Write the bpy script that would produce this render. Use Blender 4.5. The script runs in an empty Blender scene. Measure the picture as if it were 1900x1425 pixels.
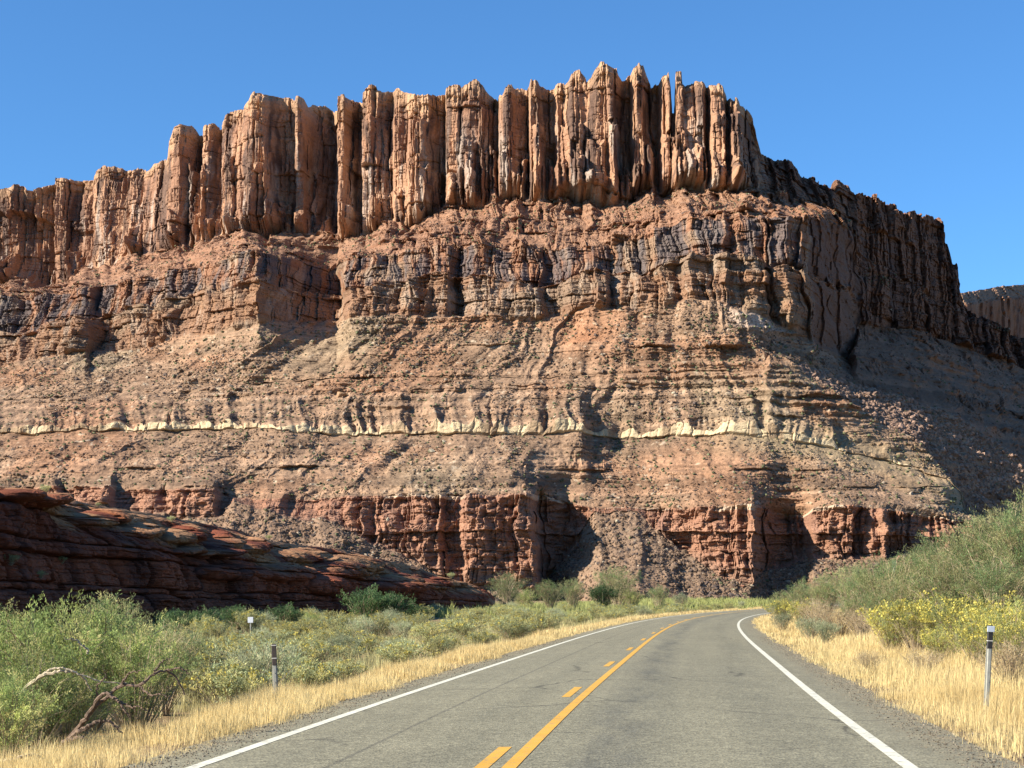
import bpy, math, random
import numpy as np
from mathutils import Vector

# ------------------------------------------------------------------ camera, sky, sun, exposure
sc = bpy.context.scene
COL = sc.collection
F, HZ, CX, EYE = 3150.0, 1110.0, 950.0, 1.57          # focal length / horizon in photo pixels, eye height in metres
cam = bpy.data.cameras.new('camera')
cam.sensor_width = 36.0
cam.lens = 36.0 * F / 1900.0
cam.shift_y = (HZ - 712.5) / 1900.0
cam.clip_start, cam.clip_end = 0.5, 30000.0
cam_o = bpy.data.objects.new('camera', cam)
cam_o.location = (0, 0, EYE)
cam_o.rotation_euler = (math.radians(90), 0, 0)
COL.objects.link(cam_o)
sc.camera = cam_o

SUN_EL, SUN_AZ = math.radians(30.0), math.radians(250.0)      # azimuth clockwise from +Y (view direction)
SD = Vector((math.sin(SUN_AZ) * math.cos(SUN_EL), math.cos(SUN_AZ) * math.cos(SUN_EL), math.sin(SUN_EL)))
w = bpy.data.worlds.new('World')
sc.world = w
w.use_nodes = True
nt = w.node_tree
bg = nt.nodes['Background']
sky = nt.nodes.new('ShaderNodeTexSky')
sky.sky_type = 'NISHITA'
sky.sun_disc = False
sky.sun_elevation = SUN_EL
sky.sun_rotation = SUN_AZ
sky.altitude = 1200
sky.air_density = 1.0
sky.dust_density = 0.9
sky.ozone_density = 2.2
deep = nt.nodes.new('ShaderNodeMix'); deep.data_type = 'RGBA'; deep.blend_type = 'MULTIPLY'
deep.inputs[0].default_value = 1.0
deep.inputs[7].default_value = (0.52, 0.93, 1.27, 1)          # the clear, deep blue of dry desert air
nt.links.new(sky.outputs[0], deep.inputs[6])
nt.links.new(deep.outputs[2], bg.inputs[0])
bg.inputs[1].default_value = 0.0615
sun = bpy.data.lights.new('sun', 'SUN')
sun.energy = 5.0
sun.angle = math.radians(0.53)
sun.color = (1.0, 0.90, 0.74)
sun_o = bpy.data.objects.new('sun', sun)
sun_o.rotation_euler = SD.to_track_quat('Z', 'Y').to_euler()
sun_o.location = (-300, -150, 300)
COL.objects.link(sun_o)
sc.view_settings.view_transform = 'Standard'
sc.view_settings.look = 'None'
sc.view_settings.exposure = 1.37
sc.view_settings.gamma = 1.0
sc.cycles.max_bounces = 6
sc.cycles.diffuse_bounces = 3
sc.cycles.transparent_max_bounces = 6
sc.cycles.caustics_reflective = sc.cycles.caustics_refractive = False

# ------------------------------------------------------------------ noise
def _h(ix, iy, seed):
    n = (ix.astype(np.int64) * 374761393 + iy.astype(np.int64) * 668265263 + seed * 1442695041) & 0x7fffffff
    n = ((n ^ (n >> 13)) * 1274126177) & 0x7fffffff
    n = ((n ^ (n >> 15)) * 974634721) & 0x7fffffff
    n = n ^ (n >> 14)
    return (n & 0xfffff).astype(np.float32) / 1048575.0

def vn(x, y, seed=0):
    x = np.asarray(x, np.float64); y = np.asarray(y, np.float64)
    x, y = np.broadcast_arrays(x, y)
    ix = np.floor(x); iy = np.floor(y)
    fx = (x - ix).astype(np.float32); fy = (y - iy).astype(np.float32)
    fx = fx * fx * (3 - 2 * fx); fy = fy * fy * (3 - 2 * fy)
    a = _h(ix, iy, seed); b = _h(ix + 1, iy, seed); c = _h(ix, iy + 1, seed); d = _h(ix + 1, iy + 1, seed)
    return (a + (b - a) * fx) * (1 - fy) + (c + (d - c) * fx) * fy - 0.5      # -.5 .. .5

def fbm(x, y, seed=0, oct=4, gain=0.5):
    s = 0; a = 1.0; t = 0
    for o in range(oct):
        s = s + a * vn(x * 2 ** o + 17.3 * o, y * 2 ** o + 9.1 * o, seed + o * 7)
        t += a; a *= gain
    return s / t * 1.7

def cells(x, wdt, seed):
    """jittered 1-D cells: id, position across the cell -1..1, half width"""
    u = np.asarray(x) / wdt
    i = np.floor(u)
    z = np.zeros_like(i)
    def bnd(k): return k + (_h(k, z + 3, seed) - 0.5) * 0.8
    lo = bnd(i); hi = bnd(i + 1)
    below = u < lo; above = u >= hi
    i = np.where(below, i - 1, np.where(above, i + 1, i))
    lo = bnd(i); hi = bnd(i + 1)
    return i, ((u - lo) / np.maximum(hi - lo, 1e-3) * 2 - 1).astype(np.float32), ((hi - lo) * wdt * 0.5).astype(np.float32)

def rnd(i, seed, j=0):
    return _h(np.asarray(i), np.zeros_like(np.asarray(i)) + j, seed)

def sst(a, b, x):
    t = np.clip((x - a) / (b - a), 0, 1)
    return t * t * (3 - 2 * t)

# ------------------------------------------------------------------ mesh helpers
def mk_mesh(name, V, faces, cols=None, mat=None, smooth=False, uv=None):
    """V (n,3); faces: one (m,k) array or a list of such"""
    if not isinstance(faces, list): faces = [faces]
    faces = [np.asarray(f, np.int32) for f in faces if len(f)]
    me = bpy.data.meshes.new(name)
    me.vertices.add(len(V))
    me.vertices.foreach_set('co', np.ascontiguousarray(V, np.float32).ravel())
    nl = sum(f.size for f in faces); npol = sum(len(f) for f in faces)
    me.loops.add(nl); me.polygons.add(npol)
    li = np.concatenate([f.ravel() for f in faces])
    tot = np.concatenate([np.full(len(f), f.shape[1], np.int32) for f in faces])
    st = np.concatenate([[0], np.cumsum(tot)[:-1]]).astype(np.int32)
    me.loops.foreach_set('vertex_index', li)
    me.polygons.foreach_set('loop_start', st)
    me.polygons.foreach_set('loop_total', tot)
    me.polygons.foreach_set('use_smooth', np.full(npol, bool(smooth)))
    me.update(calc_edges=True)
    if cols is not None:
        c = np.ones((len(V), 4), np.float32); c[:, :3] = cols
        a = me.color_attributes.new('Col', 'FLOAT_COLOR', 'POINT')
        a.data.foreach_set('color', c.ravel())
    if uv is not None:
        l = me.uv_layers.new(name='UVMap')
        l.data.foreach_set('uv', np.ascontiguousarray(uv[li], np.float32).ravel())
    if mat: me.materials.append(mat)
    return me

def obj(name, me, parent=None, loc=None, **props):
    o = bpy.data.objects.new(name, me)
    COL.objects.link(o)
    if parent: o.parent = parent
    if loc is not None: o.location = loc
    for k, v in props.items(): o[k] = v
    return o

def thing(name, label, cat, loc=(0, 0, 0), rz=0, s=1, group=None):
    o = obj(name, None, loc=loc, label=label, category=cat)
    o.rotation_euler = (0, 0, rz)
    o.scale = (s, s, s) if np.isscalar(s) else s
    o.empty_display_size = 0.3
    if group: o['group'] = group
    return o

def grid_faces(nr, nc, keep=None):
    i = np.arange(nr - 1)[:, None] * nc + np.arange(nc - 1)[None, :]
    f = np.stack([i, i + 1, i + nc + 1, i + nc], -1).reshape(-1, 4)
    return f if keep is None else f[keep.ravel()]

# ------------------------------------------------------------------ materials
def material(name):
    m = bpy.data.materials.new(name); m.use_nodes = True
    n = m.node_tree.nodes; l = m.node_tree.links
    return m, n, l, n['Principled BSDF']

def mixc(n, l, fac, a, b, mode='MIX'):
    x = n.new('ShaderNodeMix'); x.data_type = 'RGBA'; x.blend_type = mode
    for s, v in ((x.inputs[0], fac), (x.inputs[6], a), (x.inputs[7], b)):
        if hasattr(v, 'is_linked'): l.new(v, s)
        else: s.default_value = v if not isinstance(v, tuple) else (*v, 1)[:4]
    return x.outputs[2]

def noise(n, l, vec, scale, detail=6, rough=0.6, lo=0.3, hi=0.7, a=0.0, b=1.0):
    t = n.new('ShaderNodeTexNoise'); t.inputs['Scale'].default_value = scale
    t.inputs['Detail'].default_value = detail; t.inputs['Roughness'].default_value = rough
    l.new(vec, t.inputs['Vector'])
    r = n.new('ShaderNodeMapRange'); l.new(t.outputs[0], r.inputs[0])
    for k, v in zip((1, 2, 3, 4), (lo, hi, a, b)): r.inputs[k].default_value = v
    return r.outputs[0]

def rock_mat(name, sc1=0.6, amp=(0.72, 1.25), bump=0.5, dist=0.5, bscale=1.2, rough=0.92, stretch=(1, 1, 1), tone=1.0):
    m, n, l, p = material(name)
    at = n.new('ShaderNodeAttribute'); at.attribute_name = 'Col'
    g = n.new('ShaderNodeNewGeometry')
    mp = n.new('ShaderNodeMapping'); mp.inputs['Scale'].default_value = stretch
    l.new(g.outputs['Position'], mp.inputs[0])
    v = mp.outputs[0]
    k = noise(n, l, v, sc1, 8, 0.7, 0.3, 0.7, amp[0] * tone, amp[1] * tone)
    c = mixc(n, l, 1.0, at.outputs[0], k, 'MULTIPLY')
    l.new(c, p.inputs['Base Color'])
    p.inputs['Roughness'].default_value = rough
    p.inputs['Specular IOR Level'].default_value = 0.15
    bt = noise(n, l, v, bscale, 10, 0.72, 0, 1, 0, 1)
    b = n.new('ShaderNodeBump'); b.inputs['Strength'].default_value = bump; b.inputs['Distance'].default_value = dist
    l.new(bt, b.inputs['Height']); l.new(b.outputs[0], p.inputs['Normal'])
    return m

M_CLIFF = rock_mat('cliff_rock', 0.9, (0.70, 1.28), 0.7, 0.45, 1.1, stretch=(1, 1, 1.4), tone=.76)
M_RED = rock_mat('red_sandstone', 1.6, (0.65, 1.3), 0.7, 0.25, 2.2, stretch=(1, 1, 2.4), tone=.84)
M_SCREE = rock_mat('scree_rock', 2.0, (0.7, 1.3), 0.6, 0.15, 3.0, tone=.68)

def leaf_mat(name, trans=0.42, rough=0.6, var=0.28):
    m, n, l, p = material(name)
    at = n.new('ShaderNodeAttribute'); at.attribute_name = 'Col'
    oi = n.new('ShaderNodeObjectInfo')
    mr = n.new('ShaderNodeMapRange'); l.new(oi.outputs['Random'], mr.inputs[0])
    mr.inputs[3].default_value = .86 * (1 - var); mr.inputs[4].default_value = .86 * (1 + var)
    c = mixc(n, l, 1.0, at.outputs[0], mr.outputs[0], 'MULTIPLY')
    l.new(c, p.inputs['Base Color']); p.inputs['Roughness'].default_value = rough
    p.inputs['Specular IOR Level'].default_value = 0.2
    t = n.new('ShaderNodeBsdfTranslucent'); l.new(c, t.inputs[0])
    mx = n.new('ShaderNodeMixShader'); mx.inputs[0].default_value = trans
    out = n['Material Output']
    l.new(p.outputs[0], mx.inputs[1]); l.new(t.outputs[0], mx.inputs[2]); l.new(mx.outputs[0], out.inputs[0])
    return m
M_LEAF = leaf_mat('shrub_leaf')
M_GRASS = leaf_mat('dry_grass_blade', 0.4, 0.7, 0.0)
M_FLOWER = leaf_mat('yellow_flower_heads', 0.3, 0.7, 0.1)

def plain(name, col, rough=0.6, metal=0.0, nscale=None, amp=(0.8, 1.15), bump=0.0):
    m, n, l, p = material(name)
    p.inputs['Roughness'].default_value = rough; p.inputs['Metallic'].default_value = metal
    p.inputs['Base Color'].default_value = (*col, 1)
    if nscale:
        g = n.new('ShaderNodeTexCoord')
        k = noise(n, l, g.outputs['Object'], nscale, 6, 0.65, 0.3, 0.7, *amp)
        l.new(mixc(n, l, 1.0, col, k, 'MULTIPLY'), p.inputs['Base Color'])
        if bump:
            b = n.new('ShaderNodeBump'); b.inputs['Strength'].default_value = bump; b.inputs['Distance'].default_value = 0.02
            l.new(k, b.inputs['Height']); l.new(b.outputs[0], p.inputs['Normal'])
    return m
M_TWIG = plain('shrub_twig', (0.30, 0.235, 0.155), 0.85, 0, 9)
M_DRYWOOD = plain('weathered_dead_wood', (0.115, 0.075, 0.052), 0.85, 0, 14, (0.5, 1.5), 0.5)
M_PALEWOOD = plain('bleached_dead_wood', (0.36, 0.30, 0.21), 0.85, 0, 14, (0.6, 1.4), 0.5)

# ------------------------------------------------------------------ cliff displacement, metres towards the viewer
def pillars(X, Z, wdt, seed, amp, ztop0, ztop1, power=6.0, tilt=0.42):
    wx = X + wdt * 0.22 * fbm(X / (wdt * 2), Z / (wdt * 4), seed + 50, 3)
    k = np.floor((Z + wdt * 1.2 * vn(X / (wdt * 1.5), Z * 0, seed + 51)) / (wdt * 2.6))          # columns break into stacked lengths
    brk = rnd(k, seed + 52) < 0.45
    i, t, hw = cells(wx + np.where(brk, wdt * 0.5 * (rnd(k, seed + 53) - 0.5), 0), wdt, seed)
    a = 0.65 * rnd(i, seed + 1) + 0.35 * rnd(i * 13 + k, seed + 54)
    top = ztop0 + (ztop1 - ztop0) * rnd(i, seed + 2)
    foot = 1 - sst(top - wdt * 0.12, top + wdt * 0.10, Z + wdt * 0.2 * np.abs(t))
    tl = tilt * (rnd(i, seed + 55) * 1.5 - 0.25)
    return amp * (a * (0.3 + 0.7 * foot) + 0.35 * (1 - np.abs(t) ** power)) - tl * t * hw, t, i

def beds(Z, X, th, seed, wob=0.25):
    z = Z + th * wob * fbm(X / 40, Z / 30, seed + 9, 2)
    return cells(z, th, seed)

def disp_cliff(X, Z, z0, z1, k=1.0, seed=0):
    H = z1 - z0
    P = 2.2 * fbm(X / 16, Z / 60, seed + 1, 3)
    p, t1, _ = pillars(X, Z, 7.5, seed + 11, 2.4, z0 + 0.0 * H, z1 + 0.8 * H); P = P + p
    P = P - 1.2 * np.exp(-((1 - np.abs(t1)) / 0.08) ** 2) * (rnd(np.floor(X / 9), seed + 77) > .45)
    on = 0.30 + 0.8 * sst(-0.12, 0.35, fbm(X / 8, Z / 14, seed + 21, 3))
    p, t2, _ = pillars(X, Z, 2.9, seed + 12, 1.5, z0 - 0.2 * H, z1 + 0.3 * H); P = P + p * on
    p, t3, _ = pillars(X, Z, 1.15, seed + 13, 0.55, z0 - 0.2 * H, z1 + 0.2 * H); P = P + p * on
    P = P - 0.6 * on * np.exp(-((1 - np.abs(t2)) / 0.10) ** 2)
    for bw, bh, am, s_ in ((9.0, 13.0, 3.2, 23), (4.2, 6.5, 1.4, 123), (1.7, 2.4, 0.4, 223)):
        sh = 0.6 * bw * fbm(X / (1.3 * bw), Z / (2 * bh), seed + s_ + 7, 3)                       # ragged edges
        i, t, hw = cells(Z + 0.7 * sh + 0.35 * bh * fbm(X / (2.5 * bw), Z / bh, seed + s_ + 8, 2), bh, seed + s_)
        j, tt, _ = cells(X + bw * rnd(i, seed + s_ + 1) + .5 * sh, bw, seed + s_ + 2)
        q = rnd(i * 17 + j, seed + s_ + 3)
        P = P + am * (q - 0.5) - (rnd(i * 17 + j, seed + s_ + 4) * .9 - .15) * .35 * tt * bw * .5 - am * .12 * np.exp(-((1 - np.abs(t)) / .06) ** 2)
    i, t, hw = beds(Z, X, 5.5, seed + 14)
    P = P + 0.8 * (rnd(i, seed + 15, 1) - 0.5) - 0.35 * np.exp(-((1 - np.abs(t)) / 0.06) ** 2)
    i, t, hw = beds(Z, X, 1.5, seed + 16)
    P = P + 0.35 * (rnd(i + 3 * np.floor(X / 9), seed + 17) - 0.5)
    P = P + 0.55 * fbm(X / 1.8, Z / 3.0, seed + 18, 4, 0.6) + 1.2 * fbm(X / 5, Z / 7, seed + 28, 3)
    hh = (Z - z0) / np.maximum(H, 1)
    ci, ct, _ = cells(X, 4.0, seed + 19)
    P = P + 1.3 * (rnd(ci, seed + 20) - .3) * sst(.90, .925, hh + .05 * (rnd(ci, seed + 27) - .5)) - .9 * sst(.84, .86, hh) * (1 - sst(.89, .91, hh)) * (rnd(ci, seed + 29) > .5)     # cap blocks over a notch
    return k * P

def disp_ledge(X, Z, z0, z1, k=1.0, seed=0, joint=1.0):
    """thin-bedded, block-jointed ledges"""
    P = 4.2 * fbm(X / 13, Z / 30, seed + 1, 3) + 1.6 * fbm(X / 4.5, Z / 7, seed + 24, 3)
    i, t, hw = beds(Z, X, 4.2, seed + 2, 0.45)
    ii = i * 131
    wx = X + 0.8 * fbm(X / 4, Z / 4, seed + 3, 2)
    i0_, t0_, hw0_ = cells(X + 1.5 * fbm(X / 9, Z / 9, seed + 33, 2), 8.5, seed + 34)
    P = P - joint * (0.15 + 0.5 * rnd(i0_, seed + 35)) * t0_ * hw0_
    P = P + 2.0 * (rnd(i, seed + 4) - 0.5)
    for wdt, amp, s in ((6.5, 1.9 * joint, 5), (2.4, 0.8 * joint, 6)):
        j, tt, _ = cells(wx + 37 * rnd(i, seed + s), wdt, seed + s)
        P = P + amp * (rnd(ii + j, seed + s, 2) - 0.5) + 0.25 * amp * (1 - tt ** 4) - 0.10 * amp * np.exp(-((1 - np.abs(tt)) / 0.12) ** 2) - (rnd(ii + j, seed + s, 5) * 1.4 - .3) * .35 * tt * wdt * .5
    i, t, hw = beds(Z, X, 1.15, seed + 7)
    j, tt, _ = cells(wx + 11 * rnd(i, seed + 8), 1.3, seed + 8)
    P = P + 0.75 * (rnd(i, seed + 9) - 0.5) + 0.5 * (rnd(i * 77 + j, seed + 10) - 0.5) - 0.25 * np.exp(-((1 - np.abs(t)) / 0.22) ** 2)
    i, t, hw = beds(Z, X, 0.45, seed + 21)
    P = P + 0.25 * (rnd(i + 5 * np.floor(X / 6), seed + 22) - 0.5)
    P = P + 0.35 * fbm(X / 1.2, Z / 1.0, seed + 11, 3, 0.6)
    return k * P

def disp_slope(X, Z, Y, k=1.0, seed=0, m=1.6, rib=1.0, stair=0.8, lean=0.0):
    """gullied scree slope with thin outcropping beds; lean slants the gullies"""
    sk = X - lean * (Z - 60) + 2.6 * fbm(X / 9, Z / 12, seed + 30, 3)
    r = fbm(sk / 30, Z / 60, seed + 1, 3)
    r2 = fbm(sk / 8.5, Z / 40, seed + 2, 3)
    P = rib * (3.6 * r + 2.2 * (0.35 - np.abs(r2) * 2.0) + 0.9 * fbm(sk / 3.2, Z / 12, seed + 3, 3))
    P = P + 0.5 * fbm(X / 7, Z / 6.5, seed + 40, 3)
    on = sst(-0.10, 0.30, fbm(X / 18, Z / 7, seed + 4, 3)) * stair * .8
    for th, s in ((3.4, 5), (1.7, 6), (0.75, 16)):
        i, t, hw = beds(Z, X, th, seed + s, 0.35)
        fr = (t + 1) / 2
        j, t2, _ = cells(X + 13 * rnd(i, seed + 44) + 1.2 * fbm(X / 4, Z / 3, seed + 45, 2), th * 1.4, seed + 46)
        P = P + on * m * 2 * hw * (fr - sst(0.62, 1.0, fr)) * (0.25 + 0.75 * rnd(i, seed + 7)) * (0.45 + 0.65 * rnd(i * 31 + j, seed + 47))
    P = P + 0.38 * fbm(X / 3.2, Z / 1.6, seed + 8, 3, 0.6) + 0.34 * fbm(X / 0.9, Z / 0.5, seed + 9, 3, 0.65)
    i, t, hw = beds(Z, X, 0.9, seed + 60, 0.3)
    P = P + 0.75 * (rnd(i, seed + 61) - .5) * sst(-.2, .2, fbm(X / 12, Z / 3, seed + 62, 3))
    return k * P

# ------------------------------------------------------------------ the mesa
pxs = np.concatenate([np.arange(-260, -20, 4.0), np.arange(-20, 1930, 1.3), np.arange(1930, 2160, 4.0)])
def tab(s, col):
    a = np.array(s, float)
    return np.interp(pxs, a[:, 0], a[:, col])
AX = (pxs - CX) / F
def lay(s, amp=0, wl=40, seed=0, rear=0.25):
    py, Y = tab(s, 1), tab(s, 2)
    if amp: py = py + amp * 1.6 * fbm(pxs / wl, pxs * 0 + seed, seed, 4, .55) * np.where(pxs > 1500, rear, 1)
    return Y, EYE + (HZ - py) / F * Y

A1 = [(-260,960,440),(0,965,425),(70,945,420),(100,935,420),(205,935,416),(212,948,416),(300,955,414),(330,968,412),(398,968,410),(430,935,414),(520,960,412),(600,962,412),(650,990,410),(720,1015,408),(800,1062,406),(850,1088,405),(994,1096,406),(1000,1085,415),(1012,1070,428),(1045,1030,428),(1090,968,427),(1105,945,426),(1185,948,425),(1230,985,421),(1290,1042,415),(1330,1072,410),(1398,1090,407),(1408,1075,414),(1430,1058,424),(1500,1042,424),(1512,1038,416),(1650,1038,414),(1800,1012,420),(1900,1022,432),(2160,1040,445)]
A2 = [(-260,905,446),(0,906,432),(70,902,428),(105,900,425),(120,905,429),(165,905,424),(205,900,421),(216,910,426),(300,908,422),(395,908,416),(408,915,421),(440,925,422),(520,925,420),(535,928,424),(640,922,419),(740,917,413),(985,917,411),(998,918,414),(1006,920,434),(1050,934,433),(1100,943,428),(1190,944,427),(1300,944,418),(1398,937,414),(1410,938,418),(1440,950,431),(1488,958,431),(1505,944,422),(1580,939,420),(1650,948,420),(1720,957,421),(1800,968,426),(1840,978,432),(1900,1010,440),(2160,1035,450)]
W1 = [(-260,812,480),(60,805,468),(200,801,466),(400,797,462),(470,797,458),(520,800,452),(600,805,456),(700,808,456),(850,806,450),(1080,804,450),(1100,810,458),(1140,812,460),(1300,812,452),(1360,806,447),(1480,818,446),(1560,836,448),(1630,852,452),(1700,872,452),(1752,890,450),(1800,948,444),(1840,972,446),(1900,1006,452),(2160,1033,456)]
WT = [(-260,11),(400,14),(700,19),(900,22),(1080,23),(1100,8),(1200,17),(1400,22),(1640,9),(1700,4),(2160,2)]
RG = [(-260,748,520),(0,742,508),(300,722,500),(640,700,480),(1000,700,474),(1300,690,466),(1400,690,464),(1425,658,465),(1436,652,467),(1494,698,466),(1594,762,464),(1689,814,462),(1740,868,456),(1800,950,448),(1840,966,450),(1900,1004,456),(2160,1032,460)]
GAP = [(-260,0.02),(1415,0.02),(1436,4),(1500,4),(1600,5),(1700,6),(1760,16),(1800,24),(1840,28),(2160,40)]
M1 = [(-260,700,600),(0,692,575),(36,686,568),(40,684,560),(160,668,556),(170,668,565),(330,646,548),(440,625,525),(478,620,521),(505,619,526),(540,617,535),(590,617,543),(626,612,546),(650,600,511),(800,603,508),(1000,600,503),(1100,594,500),(1200,584,495),(1320,572,488),(1400,602,485),(1503,645,487),(1540,658,520),(1578,672,556),(1590,605,575),(1700,615,618),(1780,642,650),(1900,685,690),(2160,740,760)]
M2 = [(-260,560,640),(0,548,612),(58,550,606),(66,546,594),(110,540,592),(170,530,586),(184,528,594),(230,520,580),(350,497,565),(440,474,541),(478,463,535),(500,466,539),(530,474,549),(570,485,565),(605,490,577),(626,490,580),(642,484,536),(700,475,533),(780,457,527),(950,460,520),(1080,460,515),(1190,437,508),(1240,412,504),(1300,402,499),(1450,397,497),(1508,400,501),(1528,404,514),(1545,412,528),(1578,425,562),(1590,520,580),(1780,590,656),(1900,640,696),(2160,700,766)]
U1 = [(-260,535,715),(0,528,695),(100,530,690),(180,512,672),(330,457,636),(450,430,612),(520,440,620),(640,440,607),(700,425,598),(850,385,582),(1000,372,567),(1150,377,560),(1200,350,562),(1300,350,553),(1400,354,549),(1450,362,554),(1530,378,562),(1548,392,572),(1578,408,580),(1590,470,582),(1780,580,659),(1900,630,699),(2160,690,770)]
U2 = [(-260,380,715),(-60,365,708),(0,352,700),(20,350,700),(34,342,700),(44,342,700),(50,351,698),(70,345,698),(95,334,696),(120,332,694),(140,336,694),(172,330,690),(182,312,688),(195,309,686),(225,312,684),(246,319,682),(254,309,680),(262,307,680),(270,317,678),(282,309,672),(302,298,668),(312,296,660),(318,262,656),(326,240,652),(336,232,650),(352,232,650),(362,238,650),(368,248,652),(374,244,650),(382,232,646),(394,231,645),(406,236,645),(418,222,642),(420,212,640),(432,213,640),(440,211,638),(455,207,636),(460,198,632),(468,188,628),(474,179,627),(486,177,626),(494,184,627),(510,183,630),(530,182,630),(548,184,626),(556,182,625),(566,185,628),(572,194,630),(580,190,640),(600,189,642),(614,194,640),(622,196,622),(626,184,618),(640,183,617),(664,185,618),(672,180,612),(680,168,610),(686,161,609),(698,164,609),(702,172,608),(714,170,607),(722,164,606),(740,165,604),(752,170,602),(768,178,600),(780,182,599),(794,177,597),(812,175,596),(820,170,594),(838,164,592),(858,163,591),(874,152,590),(884,149,590),(896,157,589),(906,168,589),(918,177,592),(932,176,586),(938,162,583),(948,158,583),(956,164,585),(968,158,583),(978,160,581),(984,151,579),(996,155,578),(1002,166,582),(1018,166,580),(1030,162,577),(1044,163,576),(1052,158,575),(1060,140,574),(1074,138,574),(1080,146,574),(1088,158,572),(1096,150,570),(1104,136,568),(1112,124,567),(1120,121,567),(1132,127,567),(1142,131,568),(1146,142,568),(1154,150,570),(1160,146,569),(1168,134,567),(1176,130,566),(1184,123,566),(1193,124,566),(1197,136,567),(1206,150,567),(1212,158,568),(1222,146,565),(1232,139,565),(1239,138,565),(1241,160,566),(1243,216,567),(1248,217,567),(1250,200,566),(1250.5,140,565),(1262,138,565),(1264,160,566),(1268,166,567),(1278,161,566),(1300,160,564),(1330,162,562),(1340,168,562),(1350,182,561),(1364,190,561),(1372,200,561),(1378,196,562),(1392,206,562),(1400,214,564),(1404,228,565),(1408,252,567),(1414,282,572),(1424,292,578),(1450,294,581),(1470,304,583),(1486,322,585),(1510,332,588),(1530,346,590),(1540,352,592),(1546,338,592),(1554,334,592),(1566,333,593),(1574,340,593),(1580,352,593),(1590,362,594),(1600,357,597),(1640,372,612),(1665,386,622),(1672,398,625),(1690,396,633),(1710,400,642),(1742,405,656),(1750,428,659),(1758,450,663),(1764,488,665),(1772,492,667),(1778,520,669),(1788,560,672),(1800,582,676),(1900,634,706),(2160,694,778)]
# cliff-line offsets (metres towards the viewer) read off the lit and shaded faces
PU = [(-260,0),(0,1),(28,2),(40,0),(102,-6),(106,2.2),(124,2.2),(128,.5),(170,-3),(174,2),(200,1.2),(204,.8),(236,-2),(238,1.6),(248,1.2),(254,-.6),(266,-.5),(270,1.5),(282,-.3),(292,1.3),(302,0),(312,3.2),(336,3.4),(340,2.4),(373,-3),(378,2.4),(388,1.8),(394,.5),(411,-3),(414,3.2),(440,3.2),(455,4.6),(474,6.2),(497,6.2),(500,5.4),(547,0),(551,4.4),(566,4.4),(569,1),(623,-10),(627,2.6),(640,2.4),(642,1.5),(671,-5),(674,4),(690,4),(694,3),(728,-1),(732,2.4),(752,1.6),(762,3),(796,2.4),(799,1.4),(825,-4),(828,3.2),(850,3),(862,1.6),(890,.8),(892,.6),(924,-5),(927,3),(944,2.6),(947,1.8),(981,-4),(984,3.4),(1000,3),(1004,2),(1027,-2),(1034,2.6),(1046,1.8),(1056,4.4),(1076,4.6),(1108,4.6),(1118,4),(1136,4.4),(1139,3),(1171,-4),(1174,4),(1188,3.6),(1191,2.5),(1224,-6),(1228,3.4),(1300,3.8),(1303,3),(1313,-1),(1316,4.2),(1338,4.2),(1341,3),(1350,-1),(1352,3.6),(1368,3.4),(1373,2),(1402,-5),(1420,0),(1560,0),(1590,0),(1610,2),(1618,-2),(1650,1),(1660,-3),(1690,2),(1700,-1.5),(1740,1.5),(2160,0)]
BUTT = [(628,660,300,2.6),(709,731,360,2.6),(732,822,318,2.6),(756,794,236,2.8),(852,884,272,2.6),(893,906,284,2),(908,925,270,2.4),(938,988,306,3),(989,1013,243,2.8),(1040,1083,243,2.8),(1084,1124,276,2.6),(1129,1149,243,2.6),(1151,1176,332,2.4),(1198,1228,285,3.2),(1226,1268,262,2.6),(352,382,313,3.2),(466,483,328,1.8),(496,513,296,2.4),(521,542,383,2.2),(1313,1345,221,2),(1346,1374,220,2),(1350,1382,265,2),(420,438,300,2.2),(196,214,430,1.6),(290,306,380,1.6),(1018,1036,300,2),(600,618,398,1.4),(866,900,330,2.2),(1006,1050,318,2.4),(1262,1300,300,1.8)]
PA = [(-260,0),(60,.6),(102,.8),(110,-1.2),(130,-1),(150,.6),(203,.8),(212,-1.5),(250,-1),(262,.6),(285,.4),(300,-.8),(318,.9),(340,1),(345,0),(352,1),(395,1.2),(404,-2),(430,-1),(520,.4),(540,-.5),(640,-.4),(655,.8),(668,-1),(690,-1.2),(700,.4),(760,.8),(818,1),(830,-2.6),(854,-2),(862,1),(990,1.6),(1000,0),(1300,0),(1345,.6),(1396,1.2),(1404,0),(1505,0),(1560,1.2),(1588,1),(1596,-1.5),(1615,-1.2),(1622,.8),(1645,.6),(1652,-2.5),(1668,-2),(1675,-.6),(1690,-2),(1720,-1.5),(1726,0),(1745,-1),(2160,0)]
PM = [(-260,0),(60,0),(170,.6),(185,-1.5),(240,.5),(300,1),(360,-1),(400,.5),(478,2),(500,1),(632,-1),(640,2),(680,1),(690,2.2),(740,-.8),(760,1.5),(800,-.6),(828,1.6),(850,-1.4),(880,1.2),(930,.4),(950,1),(1000,1),(1015,-1.6),(1045,-.8),(1060,1),(1120,1.4),(1130,-1.2),(1150,.8),(1230,1),(1262,-.6),(1280,1.6),(1320,.4),(1345,2),(1360,-.6),(1420,1.4),(1434,-1),(1455,1.8),(1490,1.2),(1510,0),(2160,0)]

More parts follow.
